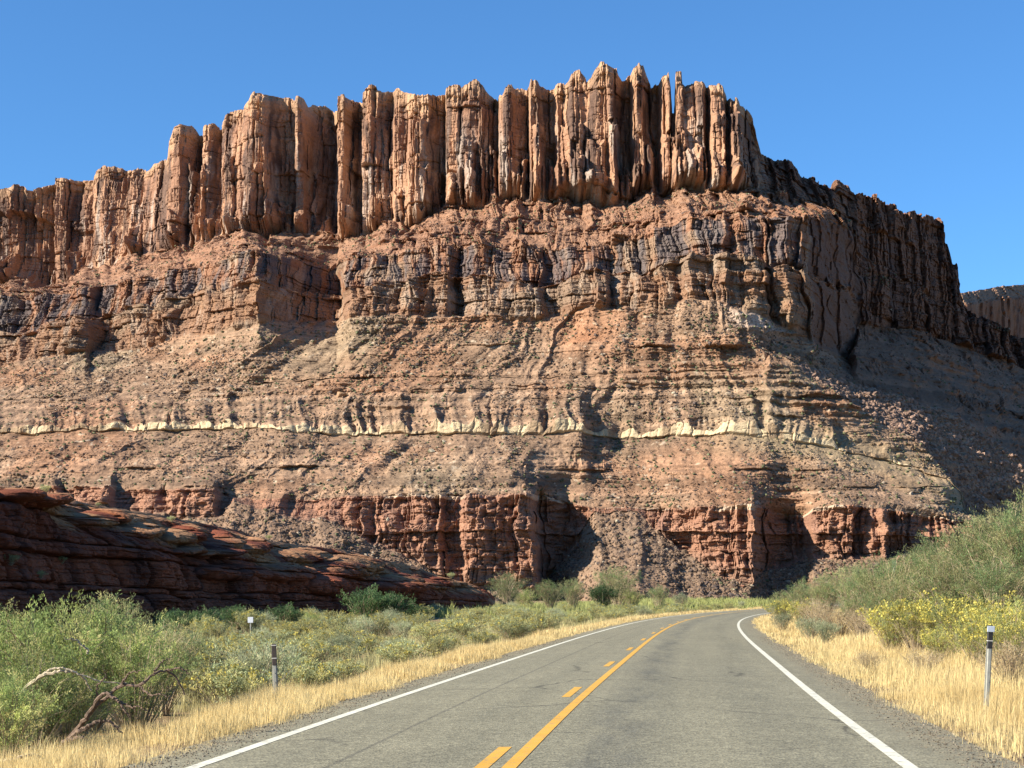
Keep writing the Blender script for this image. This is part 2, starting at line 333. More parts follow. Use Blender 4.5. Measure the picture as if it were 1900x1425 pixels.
strata = {}
strata['A1'] = lay(A1, 8, 45, 1001); strata['A2'] = lay(A2, 3, 30, 1002, 1); strata['W1'] = lay(W1, 5, 50, 1003)
y_, z_ = strata['W1']; th = tab([(a, b, 0) for a, b in WT], 1) * np.clip(.85 + 1.1 * fbm(pxs / 22, pxs * 0, 1004, 3), .25, 1.5)
strata['W2'] = (y_ + 0.6, z_ + th / F * y_)
strata['RG'] = lay(RG)
y_, z_ = strata['RG']; gp = tab([(a, b, 0) for a, b in GAP], 1)
strata['R2'] = (y_ + gp, np.maximum(z_ - 0.4 * gp, 3.0))
for nme, s, am, wl in (('M1', M1, 13, 60), ('M2', M2, 7, 32), ('U1', U1, 17, 40), ('U2', U2, 0, 1)): strata[nme] = lay(s, am, wl, 1010 + am)
ya, za = strata['M1']; yb, zb = strata['M2']
ya = ya - (13 - 8 * sst(1370, 1460, pxs)) * (pxs < 1578); yb = yb + 2 * (pxs < 1578); strata['M1'] = (ya, za); strata['M2'] = (yb, zb)
fm = np.interp(pxs, [-260, 0, 200, 480, 640, 800, 950, 1100, 1300, 1450, 1578], [.4, .4, .5, .55, .42, .5, .45, .5, .48, .52, .5]) + .10 * fbm(pxs / 60, pxs * 0, 1021, 3)
strata['N1'] = (ya + (yb - ya) * .30, za + (zb - za) * fm)
strata['N2'] = (ya + (yb - ya) * .68, za + (zb - za) * (fm + .05))
ys, zs_ = lay([(1436, 650, 474), (1500, 680, 477), (1568, 708, 486), (1752, 762, 502), (1900, 852, 506), (2160, 1000, 520)])
ys = np.minimum(ys, strata['M1'][0] - 3)
mid_ = pxs < 1432
a_, b_ = strata['R2'], strata['M1']
strata['S'] = (np.where(mid_, (a_[0] + b_[0]) / 2, ys), np.where(mid_, (a_[1] + b_[1]) / 2, zs_))
strata['R2'] = (np.where(mid_, a_[0], np.minimum(a_[0], ys - 6)), np.where(mid_, a_[1], np.minimum(a_[1], zs_ - 3)))
strata['G'] = (strata['A1'][0] - 4 - 1.45 * np.maximum(strata['A1'][1] - 1, 0), np.full_like(pxs, -1.5))
yu, zu = strata['U2']
ci_, ct_, _ = cells(AX * yu, 2.6, 1033)
zu = zu + np.where((pxs > 1236) & (pxs < 1268), 0, 1.1 * (rnd(ci_, 1034) - .5) + .5 * fbm(AX * yu / 1.1, pxs * 0, 1035, 3))
strata['U2'] = (yu, zu)
ker = np.ones(61) / 61
zs = np.minimum(np.convolve(np.pad(zu, 30, 'edge'), ker, 'valid'), zu) - 5
strata['T1'] = (yu + 5, zu - 0.2); strata['T2'] = (yu + 11, zs); strata['T3'] = (yu + 260, zs - 6); strata['T4'] = (yu + 330, zs * 0 - 2)

SCARPS = [(1170, 1392, 645, 46, 3.4), (800, 1010, 640, 26, 1.8), (655, 880, 727, 18, 1.5), (880, 1240, 714, 15, 1.4), (170, 400, 727, 14, 1.4), (470, 610, 866, 26, 2.4), (1035, 1130, 872, 24, 2.2), (1330, 1640, 737, 20, 1.8), (1345, 1660, 772, 18, 1.7), (1350, 1720, 872, 20, 1.6), (590, 720, 700, 30, 2.2), (200, 330, 870, 22, 1.8), (330, 420, 905, 26, 2.0), (820, 1010, 352, 30, 2.5), (960, 1200, 395, 26, 2.2), (1180, 1500, 368, 34, 2.6), (1010, 1160, 425, 20, 1.6), (640, 800, 455, 22, 1.6), (130, 300, 612, 30, 2.0), (1560, 1760, 905, 20, 1.6)]
SEG = [  # lower, upper, rows, kind
    ('G', 'A1', 84, 'talus'), ('A1', 'A2', 150, 'base'), ('A2', 'W1', 104, 'slope'), ('W1', 'W2', 16, 'white'), ('W2', 'RG', 84, 'slope'),
    ('RG', 'R2', 8, 'gap'), ('R2', 'S', 60, 'slope2'), ('S', 'M1', 60, 'slope3'), ('M1', 'N1', 84, 'midlow'), ('N1', 'N2', 12, 'bench'), ('N2', 'M2', 84, 'midup'), ('M2', 'U1', 84, 'bench'), ('U1', 'U2', 240, 'upper'),
    ('U2', 'T1', 5, 'top'), ('T1', 'T2', 5, 'top'), ('T2', 'T3', 5, 'top'), ('T3', 'T4', 4, 'top')]

def mixv(a, b, t): return a + (b - a) * np.clip(t, 0, 1)[..., None]
def C(*v): return np.array(v, np.float32)

def varnish(X, Z, seed, w1=2.2, l=26):
    return fbm(X / w1 + 0.6 * fbm(X / 6, Z / 9, seed + 5, 2), Z / l, seed, 4, 0.55)

def build_mesa():
    YY, ZZ, XX, KK, PP, CC = [], [], [], [], [], []
    for si, (lo, hi, n, kind) in enumerate(SEG):
        t = (np.arange(n + (1 if si == 0 else 0)) + (0 if si == 0 else 1)) / n
        t = t[:, None]
        y = strata[lo][0][None] + (strata[hi][0] - strata[lo][0])[None] * t
        z = strata[lo][1][None] + (strata[hi][1] - strata[lo][1])[None] * t
        if kind == 'slope' and lo == 'A2':
            k_ = np.hanning(111); k_ /= k_.sum()
            ysm = np.convolve(np.pad(strata['A2'][0], 55, 'edge'), k_, 'valid')
            y = ysm[None] + (strata[hi][0] - ysm)[None] * t + (strata['A2'][0] - ysm)[None] * np.exp(-t * 14)
        z0, z1 = strata[lo][1][None] + 0 * t, strata[hi][1][None] + 0 * t
        px = pxs[None] + 0 * t
        X = AX[None] * y
        b = 0.5 + 0.5 * fbm(X / 7, z / 7, 401, 3)
        lean = np.interp(pxs, [-260, 500, 900, 1150, 1300, 1450, 1900], [1.3, 1.0, .8, .2, -.1, -.5, -1.6])[None]
        pyv = HZ - (z - EYE) / y * F
        if kind in ('talus', 'slope', 'slope2', 'slope3', 'bench'):
            stair = {'talus': 0.35, 'slope': 0.7, 'slope2': 0.65, 'slope3': 0.7, 'bench': 1.4}[kind]
            rib = {'talus': 0.6, 'slope': 1.0, 'slope2': 1.05, 'slope3': 1.0, 'bench': 0.5}[kind]
            sd = {'talus': 900, 'slope': 500, 'slope2': 500, 'slope3': 500, 'bench': 700}[kind]
            if kind in ('slope2', 'slope3'): rib = 1.0 - 0.45 * sst(1440, 1600, px); stair = stair * (1 - .7 * sst(1440, 1500, px)) if kind == 'slope2' else stair * (1 + 1.3 * sst(1500, 1580, px))
            P = disp_slope(X, z, y, 1.0, sd, 1.6, rib, stair, lean)
            zw_ = strata['W1'][1][None]
            if kind != 'talus': P = P * (1 - .65 * np.exp(-((z - zw_ - .8) / 3.2) ** 2))
            for (x0, x1, yb_, hp, am) in SCARPS if kind != 'talus' else ():
                wj = 5 * fbm(X / 7, z * 0 + x0, 950, 3)
                mk = sst(-.25, .3, fbm(X / 8, z * 0 + yb_, 955, 3) + .08) * sst(x0 - 6, x0 + 25, px + 3 * wj) * (1 - sst(x1 - 25, x1 + 6, px + 3 * wj))
                jn, tj, _ = cells(X, 2.2, 951)
                P = P + am * mk * (.75 + .5 * rnd(jn, 952)) * (1 - sst(yb_ - 1.5, yb_ + 1.5, pyv + wj)) * np.clip((pyv + wj - yb_ + hp) / hp, 0, 1)
            if kind == 'slope3':
                P = P + .9 * sst(1540, 1600, px) * disp_ledge(X, z, z0, z1, 1.0, 730, .5) * sst(-.2, .2, fbm(X / 16, z / 6, 731, 3))
            if kind == 'talus': P = P * sst(0, 0.2, t + 0 * px)
            if kind == 'bench': P = P + 1.15 * disp_ledge(X, z, z0, z1, 1.0, 720) * sst(-.2, .15, fbm(X / 10, z / 5, 721, 3) + .3 * sst(700, 1000, px))
            red = sst(0.0, 0.5, fbm(X / 30, z / 9, 61, 3) + 0.15)
            grn = sst(0.0, 0.45, fbm(X / 22, z / 26, 62, 3))
            c = mixv(C(.345, .225, .148) + 0 * X[..., None], C(.36, .205, .125), red)
            c = mixv(c, C(.32, .24, .16), 0.8 * grn)
            i, tt, hw = beds(z, X, 1.3, 63, 0.4)
            c = c * (0.76 + 0.44 * rnd(i, 64))[..., None]
            i, tt, hw = beds(z, X, .5, 67, .4)
            c = c * (0.86 + 0.28 * rnd(i, 68))[..., None]
            streak = fbm((X - lean * (z - 60)) / 5, z / 30, 69, 3)
            c = c * (1 - .22 * sst(0, .4, streak))[..., None]
            spk = fbm(X / 0.8, z / 0.6, 65, 2)
            c = c * (1 - 0.45 * sst(0.25, 0.6, spk))[..., None]
            c = mixv(c, C(.46, .36, .26), sst(0.42, 0.62, fbm(X / 1.4, z / .8, 66, 2)))
            if kind == 'slope':
                hl = np.exp(-((z - strata['W1'][1][None]) / 5.0) ** 2) * sst(1280, 1420, px)
                c = mixv(c, C(.42, .325, .20), 0.75 * hl)
            c = c * C(.94, .94, .935)
            if kind == 'slope3': c = mixv(c, C(.27, .135, .078) * (.6 + .8 * rnd(beds(z, X, 2.4, 74, .4)[0], 75)[..., None]), .85 * sst(1500, 1600, px))  # red-brown beds on the right flank, darkened to carry its shade
            if kind == 'slope3':
                patch = np.exp(-((px - 1400) / 45) ** 2 - ((z1 - z - 2) / 2.2) ** 2)
                c = mixv(c, C(.55, .45, .38), 0.85 * patch)
                orange = np.exp(-((px - 1085) / 40) ** 2 - ((z - 74) / 7) ** 2)
                c = mixv(c, C(.40, .19, .10), 0.7 * orange)
            if kind == 'bench': c = mixv(c, mixv(C(.34, .185, .115) + 0 * X[..., None], C(.27, .13, .078), rnd(i, 70)), 0.75)
            if kind == 'talus': c = mixv(c, C(.26, .18, .125), 0.7)
        elif kind == 'base':
            P = np.interp(pxs, *np.array(PA).T)[None] * 1.3 + disp_ledge(X, z, z0, z1, 1.05, 210, .42) - 1.2
            P = P + 1.0 * pillars(X, z, 4.6, 215, 0.45, z0 - 5, z1 + 15)[0] * np.clip((z1 - z0) / 8, 0, 1) + (2.6 * fbm(X / 4.2, z / 3.0, 221, 3) + 1.3 * fbm(X / 1.3, z / .9, 222, 3)) * np.clip((z1 - z0) / 8, 0, 1)
            P = P * np.clip((z1 - z0) / 5, 0.15, 1)
            P = P + 0.9 * sst(.9, .97, t + 0 * px) * np.clip((z1 - z0) / 8, 0, 1)
            i, tt, hw = beds(z, X, 1.0, 216)
            c = mixv(C(.37, .20, .13) + 0 * X[..., None], C(.30, .155, .10), rnd(i, 217))
            c = mixv(c, C(.20, .12, .10), 0.5 * sst(0.05, 0.5, varnish(X, z, 218, 1.8, 8)))
            c = mixv(c, C(.27, .17, .12), sst(0.0, 0.9, 1 - t * 3.5 + 0 * px) * 0.6)
            c = mixv(c, C(.60, .47, .34), sst(0.945, 0.96, t + 0.03 * fbm(X / 6, z * 0, 219, 2)) * sst(0.0, 0.25, fbm(X / 9, z * 0 + 4, 220, 3) + .25 * sst(1180, 1250, px) - .2 * (1 - sst(600, 720, px))) * .8)
        elif kind == 'white':
            P = .9 + disp_ledge(X, z, z0, z1, 0.3, 260, .4) * .6
            j, tt, _ = cells(X, 3.2, 262)
            P = P + .7 * (rnd(j, 263) - 0.5) - 0.3 * np.exp(-((1 - np.abs(tt)) / .2) ** 2)
            P = P + .35 * disp_slope(X, z, y, 1.0, 500, 1.6, 1.0, 0.3, lean)
            c = mixv(C(.60, .475, .30) + 0 * X[..., None], C(.34, .24, .15), sst(0.15, 0.3, fbm(X / 7, z * 0 + 3, 264, 3) + 0.55 * sst(1640, 1720, px) + .5 * (1 - sst(20, 140, px))))
            c = c * (0.85 + 0.3 * b)[..., None]
        elif kind == 'gap':
            P = 0 * X; c = C(.28, .18, .12) + 0 * X[..., None]
        elif kind in ('midlow', 'midup'):
            P = np.interp(pxs, *np.array(PM).T)[None] * 1.9 + disp_ledge(X, z, z0, z1, 1.0, 310) - 1.5
            up = 1.0 if kind == 'midup' else 0.0
            if not up: P = P + disp_slope(X, z, y, .6, 340, 1.2, .5, 1.5, lean * .4)
            if up: P = P * .75 + disp_cliff(X, z, z0, z1, 0.6, 330) - 1.5
            else: P = P * sst(-.05, .15, t)
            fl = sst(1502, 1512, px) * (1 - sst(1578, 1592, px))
            P = P * (1 - .35 * fl)
            i, tt, hw = beds(z, X, 1.1, 314)
            c = mixv(C(.34, .18, .105) + 0 * X[..., None], C(.25, .12, .072), rnd(i, 315))
            c = mixv(c, C(.29, .19, .115), .4 * (1 - up))
            c = mixv(c, C(.28, .20, .135), 0.7 * sst(0.0, 0.35, fbm(X / 18, z / 6, 316, 3)))
            vr = sst(-0.16, 0.20, varnish(X, z, 317, 1.9, 16)) * (0.2 + 0.8 * up)
            c = mixv(c, C(.42, .33, .25), .55 * sst(.08, .3, varnish(X, z, 318, 1.5, 10)))
            c = mixv(c, C(.115, .098, .098), 0.85 * vr)
            c = mixv(c, C(.20, .105, .07) * (.75 + .5 * b[..., None]), .85 * fl)  # shade of the right-facing corner wall deepened in its rock colour
        elif kind == 'upper':
            P = np.interp(pxs, *np.array(PU).T)[None] * 1.45 * sst(-0.1, 0.12, t) + disp_cliff(X, z, z0, z1, 0.8, 110) - 3.0
            py = HZ - (z - EYE) / y * F
            jit = 1.5 * fbm(X / 3, z / 3, 121, 2)
            rb_ = np.random.default_rng(61)
            ped = []
            for xb in rb_.uniform(-20, 1400, 78):
                fy = HZ - (np.interp(xb, pxs, strata['U1'][1]) - EYE) / np.interp(xb, pxs, strata['U1'][0]) * F
                hgt = rb_.uniform(14, 70) * (1.25 if 820 < xb < 1330 else .8); wd_ = rb_.uniform(10, 34)
                ped.append((xb - wd_ / 2, xb + wd_ / 2, fy - hgt, rb_.uniform(1.4, 3.4)))
            for bi, (x0, x1, yt, amp) in enumerate(BUTT + ped):
                u = (px + jit * 2 - (x0 + x1) / 2) / ((x1 - x0) / 2)
                prof = np.clip(1 - np.abs(u) ** 4, 0, 1) ** 0.6 * (1 - .25 * u)
                P = P + amp * prof * 1.5 * sst(yt - 3, yt + 4, py + jit * 4 + 8 * np.abs(u) + 9 * fbm(X / 2.2, z * 0 + bi, 133, 2))
            for (x0, x1, yt, am) in ((-300, 103, 402, 5), (128, 168, 430, 2.5), (816, 850, 318, 4), (1238, 1262, 282, 2), (1002, 1030, 270, 2), (520, 545, 400, 2.5)):
                P = P - am * sst(x0, x0 + 3, px + jit) * (1 - sst(x1 - 2, x1 + 2, px + jit)) * sst(yt - 3, yt + 4, py + 6 * jit + 10 * fbm(X / 5, z * 0 + yt, 134, 2))
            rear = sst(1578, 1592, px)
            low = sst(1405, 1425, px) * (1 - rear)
            P = P * (1 - low) + low * (disp_ledge(X, z, z0, z1, 1.3, 140) - 2)
            P = P * (1 - 0.35 * sst(0.93, 1.0, t))
            i, tt, hw = beds(z, X, 5.0, 122)
            c = mixv(C(.49, .29, .178) + 0 * X[..., None], C(.39, .21, .13), rnd(i, 123) * 0.7 + 0.5 * fbm(X / 9, z / 9, 124, 3))
            c = mixv(c, C(.52, .335, .20), sst(.80, .95, t + .1 * fbm(X / 5, z / 5, 131, 2)) * 0.6)
            c = mixv(c, C(.25, .135, .09), .7 * sst(.0, .25, fbm(X / 7, z / 26, 127, 3)) * (1 - sst(.85, .95, t)))
            v = varnish(X, z, 125)
            c = mixv(c, C(.105, .068, .056), 0.85 * sst(-0.03, 0.22, v) * (1 - 0.6 * sst(.8, 1, t)))
            c = mixv(c, C(.44, .36, .30), 0.7 * sst(0.12, 0.34, varnish(X, z, 126, 2.2, 22)) * (1 - sst(.45, .8, t)))
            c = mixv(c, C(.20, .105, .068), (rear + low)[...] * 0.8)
        else:
            P = 0 * X; c = C(.36, .22, .13) + 0 * X[..., None]
        if kind in ('mid', 'upper', 'bench', 'base', 'slope', 'slope2'):
            pass
        if kind in ('midlow', 'midup', 'bench', 'upper'):
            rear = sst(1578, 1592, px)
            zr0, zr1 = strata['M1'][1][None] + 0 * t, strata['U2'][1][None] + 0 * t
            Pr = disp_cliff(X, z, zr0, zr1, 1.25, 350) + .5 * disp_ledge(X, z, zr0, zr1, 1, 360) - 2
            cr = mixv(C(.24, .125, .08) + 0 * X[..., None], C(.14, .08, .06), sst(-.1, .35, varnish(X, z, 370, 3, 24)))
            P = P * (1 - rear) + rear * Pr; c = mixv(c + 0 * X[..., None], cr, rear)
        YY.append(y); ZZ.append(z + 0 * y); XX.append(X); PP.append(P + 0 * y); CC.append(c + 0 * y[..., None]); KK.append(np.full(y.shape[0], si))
    Y = np.vstack(YY); Z = np.vstack(ZZ); X = np.vstack(XX); P = np.vstack(PP); Cc = np.vstack(CC); K = np.concatenate(KK)
    for q in range(1, 14):
        if SEG[q][3] == 'gap' or SEG[q - 1][3] == 'gap': continue
        rr = np.where(K == q)[0]; m_ = max(int(len(rr) * (.10 if SEG[q][3] in ('base', 'midlow', 'midup', 'upper') else .22)), 3)
        d_ = P[rr[0] - 1] - P[rr[0]]
        if SEG[q][3] not in ('base', 'midlow', 'midup', 'upper'):                 # loose slopes bury the joints of the cliff below
            k2 = np.hanning(61); k2 /= k2.sum()
            d_ = np.convolve(np.pad(P[rr[0] - 1], 30, 'edge'), k2, 'valid') - np.convolve(np.pad(P[rr[0]], 30, 'edge'), k2, 'valid')
            d_ = d_ + .25 * (P[rr[0] - 1] - P[rr[0]] - d_)
        for k_ in range(min(m_, len(rr))): P[rr[0] + k_] += d_ * (1 - (k_ + .5) / m_) ** 1.5
    # keep the silhouette: fade the push of the last upper rows into the top surface
    iu = np.where(K == 12)[0][-1]
    for k in range(1, 6): P[iu + k] = P[iu]
    for k in range(6, 11): P[iu + k] = P[iu] * (1 - (k - 5) / 5)
    # weather the crest
    Yd = Y - P
    soft = np.isin(K, [0, 2, 3, 4, 6, 7, 9, 11])[:, None]
    Xd = X + 0.35 * fbm(X / 2.2, Z / 2.2, 777, 3) + np.where(soft, 2.2, 1.7) * fbm(X / 7, Z / 6, 776, 2) * (K[:, None] < 12)
    Zd = Z + 0.5 * fbm(X / 2.5, Z / 3, 778, 3) * (K[:, None] < 13)
    V = np.stack([Xd, Yd, Zd], -1)
    return V, Cc, K

V, Cc, K = build_mesa()
nr, nc = V.shape[:2]
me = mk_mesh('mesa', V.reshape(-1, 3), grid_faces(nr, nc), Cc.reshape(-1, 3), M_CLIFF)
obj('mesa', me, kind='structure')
MESA = V

# distant mesa behind the right shoulder
def far_mesa():
    px = np.arange(1560, 2500, 2.0)
    sk = np.interp(px, [1560,1700,1780,1800,1830,1850,1880,1900,2000,2200,2500], [600,575,545,541,537,532,530,528,515,520,560])
    n = 150
    t = np.linspace(0, 1, n)[:, None]
    y0, y1 = 1010.0, 1150.0
    zt = EYE + (HZ - sk) / F * (y1 + 1.3 * (px - 1780))
    zb = 20.0
    prof_z = np.interp(t[:, 0], [0, .42, .52, .84, 1], [0, .38, .42, .93, 1])
    prof_y = np.interp(t[:, 0], [0, .42, .52, .84, 1], [0, .66, .70, .82, 1.0])
    Z = zb + (zt - zb)[None] * prof_z[:, None]
    Y = y0 + (y1 - y0) * prof_y[:, None] + 1.3 * (px[None] - 1780) + 0 * Z
    X = (px[None] - CX) / F * Y
    P = disp_cliff(X / 1.6, Z / 1.6, zb, 170, 1.6, 810) * sst(.4, .6, t) + disp_slope(X / 2, Z / 2, Y, 2, 820) * (1 - sst(.4, .6, t))
    P = P * (1 - .5 * sst(.82, .9, t)) + .8 * disp_ledge(X / 3, Z / 3, zb, 170, .8, 840, .3) * sst(.8, .86, t)
    c = mixv(C(.31, .15, .085) + 0 * X[..., None], C(.18, .09, .06), sst(.0, .4, varnish(X, Z, 830, 5, 40)))
    c = mixv(c, C(.33, .20, .13), sst(.83, .87, t + .03 * fbm(X / 20, Z * 0, 831, 2)))
    V = np.stack([X, Y - P, Z + .8 * fbm(X / 6, Z / 6, 832, 3)], -1)
    back = V[-1:].copy(); back[..., 1] += 300; back2 = back.copy(); back2[..., 2] = -2
    V = np.concatenate([V, back, back2]); c = np.concatenate([c, c[-1:], c[-1:]])
    obj('far_mesa', mk_mesh('far_mesa', V.reshape(-1, 3), grid_faces(*V.shape[:2]), c.reshape(-1, 3), M_CLIFF), kind='structure')
far_mesa()

# ------------------------------------------------------------------ road geometry
RY = np.array([-60, -20, 0, 15.7, 25, 39, 55, 82, 124, 177, 235, 300, 360.])
RX = np.array([-5.2, -2.6, -1.15, .30, 1.22, 2.75, 4.5, 7.6, 13.2, 22.6, 36.0, 55.5, 78.])
def spline(xq):
    """natural cubic through (RY, RX)"""
    n = len(RY); h = np.diff(RY)
    A = np.zeros((n, n)); r = np.zeros(n); A[0, 0] = A[-1, -1] = 1
    for i in range(1, n - 1):
        A[i, i - 1], A[i, i], A[i, i + 1] = h[i - 1], 2 * (h[i - 1] + h[i]), h[i]
        r[i] = 6 * ((RX[i + 1] - RX[i]) / h[i] - (RX[i] - RX[i - 1]) / h[i - 1])
    M = np.linalg.solve(A, r)
    k = np.clip(np.searchsorted(RY, xq) - 1, 0, n - 2)
    a = (RY[k + 1] - xq) / h[k]; b = (xq - RY[k]) / h[k]
    return a * RX[k] + b * RX[k + 1] + ((a ** 3 - a) * M[k] + (b ** 3 - b) * M[k + 1]) * h[k] ** 2 / 6
PY = np.linspace(-55, 350, 1200)
PX = spline(PY)
PX = np.convolve(np.pad(PX, 30, 'reflect', reflect_type='odd'), np.ones(61) / 61, 'valid')
TG = np.gradient(PX, PY); LN = np.sqrt(1 + TG ** 2)
NX, NY = 1 / LN, -TG / LN                       # unit vector to the right of travel
ARC = np.concatenate([[0], np.cumsum(np.hypot(np.diff(PX), np.diff(PY)))])
ZR = 1.1 * sst(235, 360, PY)
def road_pt(off, s0=0, s1=len(PY)):
    return np.stack([PX[s0:s1] + NX[s0:s1] * off, PY[s0:s1] + NY[s0:s1] * off], -1)
def lateral(x, y):
    """signed lateral offset from the road axis and the arc length, approximated"""
    k = np.clip(np.searchsorted(PY, y - 0), 0, len(PY) - 1)
    for _ in range(2):
        d = (x - PX[k]) * TG[k] / LN[k] + (y - PY[k]) / LN[k]
        k = np.clip(np.searchsorted(ARC, ARC[k] + d), 0, len(PY) - 1)
    return (x - PX[k]) * NX[k] + (y - PY[k]) * NY[k], k

EL, ER = -3.42, 3.45                 # edge-line offsets
SL, SR = -4.15, 4.55                 # pavement edges
def pave_z(off):                     # crowned pavement
    return -0.018 * np.abs(off)
def ribbon(name, o0, o1, k0, k1, dz, mat, parent=None, nseg=1, **props):
    offs = np.linspace(o0, o1, nseg + 1)
    V = []; U = []
    for o in offs:
        oo = o if np.ndim(o) else np.full(k1 - k0, o)
        V.append(np.stack([PX[k0:k1] + NX[k0:k1] * oo, PY[k0:k1] + NY[k0:k1] * oo, ZR[k0:k1] + pave_z(oo) + dz], -1))
        U.append(np.stack([oo, ARC[k0:k1]], -1))
    V = np.stack(V, 1); U = np.stack(U, 1)
    f = grid_faces(k1 - k0, nseg + 1)
    return obj(name, mk_mesh(name, V.reshape(-1, 3), f, None, mat, True, U.reshape(-1, 2)), parent, **props)

def asphalt():
    m, n, l, p = material('worn_chipseal_asphalt')
    uv = n.new('ShaderNodeUVMap')
    sx = n.new('ShaderNodeSeparateXYZ'); l.new(uv.outputs[0], sx.inputs[0])
    g = n.new('ShaderNodeNewGeometry'); pos = g.outputs['Position']
    base = mixc(n, l, noise(n, l, pos, 0.5, 5, .6), (0.173, 0.162, 0.111), (0.209, 0.196, 0.135))
    # dark wheel polish and tyre smear, lengthways
    mp = n.new('ShaderNodeMapping'); mp.inputs['Scale'].default_value = (1.6, 0.05, 1); l.new(uv.outputs[0], mp.inputs[0])
    c = mixc(n, l, noise(n, l, mp.outputs[0], 1.0, 4, .6, .42, .72, 0, .40), base, (0.110, 0.107, 0.078))
    def band(x0, wd, amt):
        s = n.new('ShaderNodeMath'); s.operation = 'SUBTRACT'; l.new(sx.outputs[0], s.inputs[0]); s.inputs[1].default_value = x0
        q = n.new('ShaderNodeMath'); q.operation = 'ABSOLUTE'; l.new(s.outputs[0], q.inputs[0])
        r = n.new('ShaderNodeMapRange'); r.interpolation_type = 'SMOOTHSTEP'; l.new(q.outputs[0], r.inputs[0])
        r.inputs[1].default_value = 0; r.inputs[2].default_value = wd; r.inputs[3].default_value = amt; r.inputs[4].default_value = 0
        return r.outputs[0]
    def mul(a, b):
        q = n.new('ShaderNodeMath'); q.operation = 'MULTIPLY'; l.new(a, q.inputs[0]); l.new(b, q.inputs[1]); return q.outputs[0]
    mp3 = n.new('ShaderNodeMapping'); mp3.inputs['Scale'].default_value = (1.2, 0.22, 1); l.new(uv.outputs[0], mp3.inputs[0])
    patch = noise(n, l, mp3.outputs[0], 1.0, 5, .7, .40, .62, 0.1, 1)
    c = mixc(n, l, mul(band(0.527, 0.717, 0.739), patch), c, (0.085, 0.085, 0.070))
    c = mixc(n, l, mul(band(2.5, 0.6, .45), patch), c, (0.110, 0.107, 0.078))
    c = mixc(n, l, band(-2.1, 0.05, .55), c, (0.072, 0.069, 0.057))
    c = mixc(n, l, mul(band(-1.3, 0.5, .35), patch), c, (0.110, 0.107, 0.078))
    cv = n.new('ShaderNodeTexVoronoi'); cv.feature = 'DISTANCE_TO_EDGE'; cv.inputs['Scale'].default_value = .30
    wn = n.new('ShaderNodeTexNoise'); wn.inputs['Scale'].default_value = 1.4; wn.inputs['Detail'].default_value = 5; l.new(pos, wn.inputs['Vector'])
    wv = n.new('ShaderNodeMix'); wv.data_type = 'VECTOR'; wv.inputs[0].default_value = .35
    l.new(pos, wv.inputs[4]); l.new(wn.outputs['Color'], wv.inputs[5]); l.new(wv.outputs[1], cv.inputs['Vector'])
    cr = n.new('ShaderNodeMapRange'); l.new(cv.outputs['Distance'], cr.inputs[0]); cr.inputs[1].default_value = .003; cr.inputs[2].default_value = .009; cr.inputs[3].default_value = .65; cr.inputs[4].default_value = 0
    c = mixc(n, l, mul(cr.outputs[0], noise(n, l, pos, .25, 3, .5, .48, .56, 0, 1)), c, (0.043, 0.041, 0.033))
    # aggregate
    v = n.new('ShaderNodeTexVoronoi'); v.inputs['Scale'].default_value = 38; l.new(pos, v.inputs['Vector'])
    r = n.new('ShaderNodeMapRange'); l.new(v.outputs['Color'], r.inputs[0]); r.inputs[3].default_value = .5; r.inputs[4].default_value = 1.5
    c = mixc(n, l, 1, c, r.outputs[0], 'MULTIPLY')
    c = mixc(n, l, 1, c, noise(n, l, pos, 7, 5, .8, .3, .7, .72, 1.28), 'MULTIPLY')
    # gravelly outer shoulder
    gr = noise(n, l, pos, 3.0, 6, .75, .42, .6, 0, 1)
    c = mixc(n, l, mul(band(4.55, .95, 1.0), gr), c, (0.259, 0.216, 0.131))
    c = mixc(n, l, mul(band(-4.15, .60, 1.0), gr), c, (0.259, 0.216, 0.131))
    c = mixc(n, l, mul(band(4.3, .8, .9), noise(n, l, pos, 14, 4, .7, .5, .62, 0, 1)), c, (0.081, 0.077, 0.061))
    l.new(c, p.inputs['Base Color']); p.inputs['Roughness'].default_value = 0.85; p.inputs['Specular IOR Level'].default_value = .25
    b = n.new('ShaderNodeBump'); b.inputs['Strength'].default_value = .5; b.inputs['Distance'].default_value = .012
    l.new(v.outputs['Distance'], b.inputs['Height']); l.new(b.outputs[0], p.inputs['Normal'])
    return m
def paint(name, col):
    m, n, l, p = material(name)
    g = n.new('ShaderNodeNewGeometry')
    k = noise(n, l, g.outputs['Position'], 9, 6, .75, .30, .48, .0, 1)
    c = mixc(n, l, k, (0.16, 0.15, 0.13), col)
    c = mixc(n, l, 1, c, noise(n, l, g.outputs['Position'], 1.2, 4, .6, .3, .7, .86, 1.1), 'MULTIPLY')
    l.new(c, p.inputs['Base Color']); p.inputs['Roughness'].default_value = .7
    return m
M_WHITE = paint('worn_white_road_paint', (.58, .57, .465)); M_YELLOW = paint('worn_yellow_road_paint', (.54, .295, .030))
NP = len(PY)
wob = 0.07 * fbm(ARC / 2.2, ARC * 0, 41, 4); wob2 = 0.09 * fbm(ARC / 2.2, ARC * 0, 44, 4)
road = ribbon('road', SL, SR, 0, NP, 0, asphalt(), nseg=16, kind='structure')
me = road.data
co = np.zeros(len(me.vertices) * 3, np.float32); me.vertices.foreach_get('co', co); co = co.reshape(NP, 17, 3)
co[:, 0, 0] += wob; co[:, -1, 0] += wob2
me.vertices.foreach_set('co', co.ravel())
YC = -0.47                                       # the yellow line sits left of the middle
ribbon('edge_line', EL - .07, EL + .07, 0, NP, .004, M_WHITE, road)
ribbon('edge_line', ER - .075, ER + .075, 0, NP, .004, M_WHITE, road)
ribbon('centre_line', YC + .06, YC + .20, 0, NP, .004, M_YELLOW, road)
s_first = ARC[np.searchsorted(PY, 4945 / (1390 - HZ))]
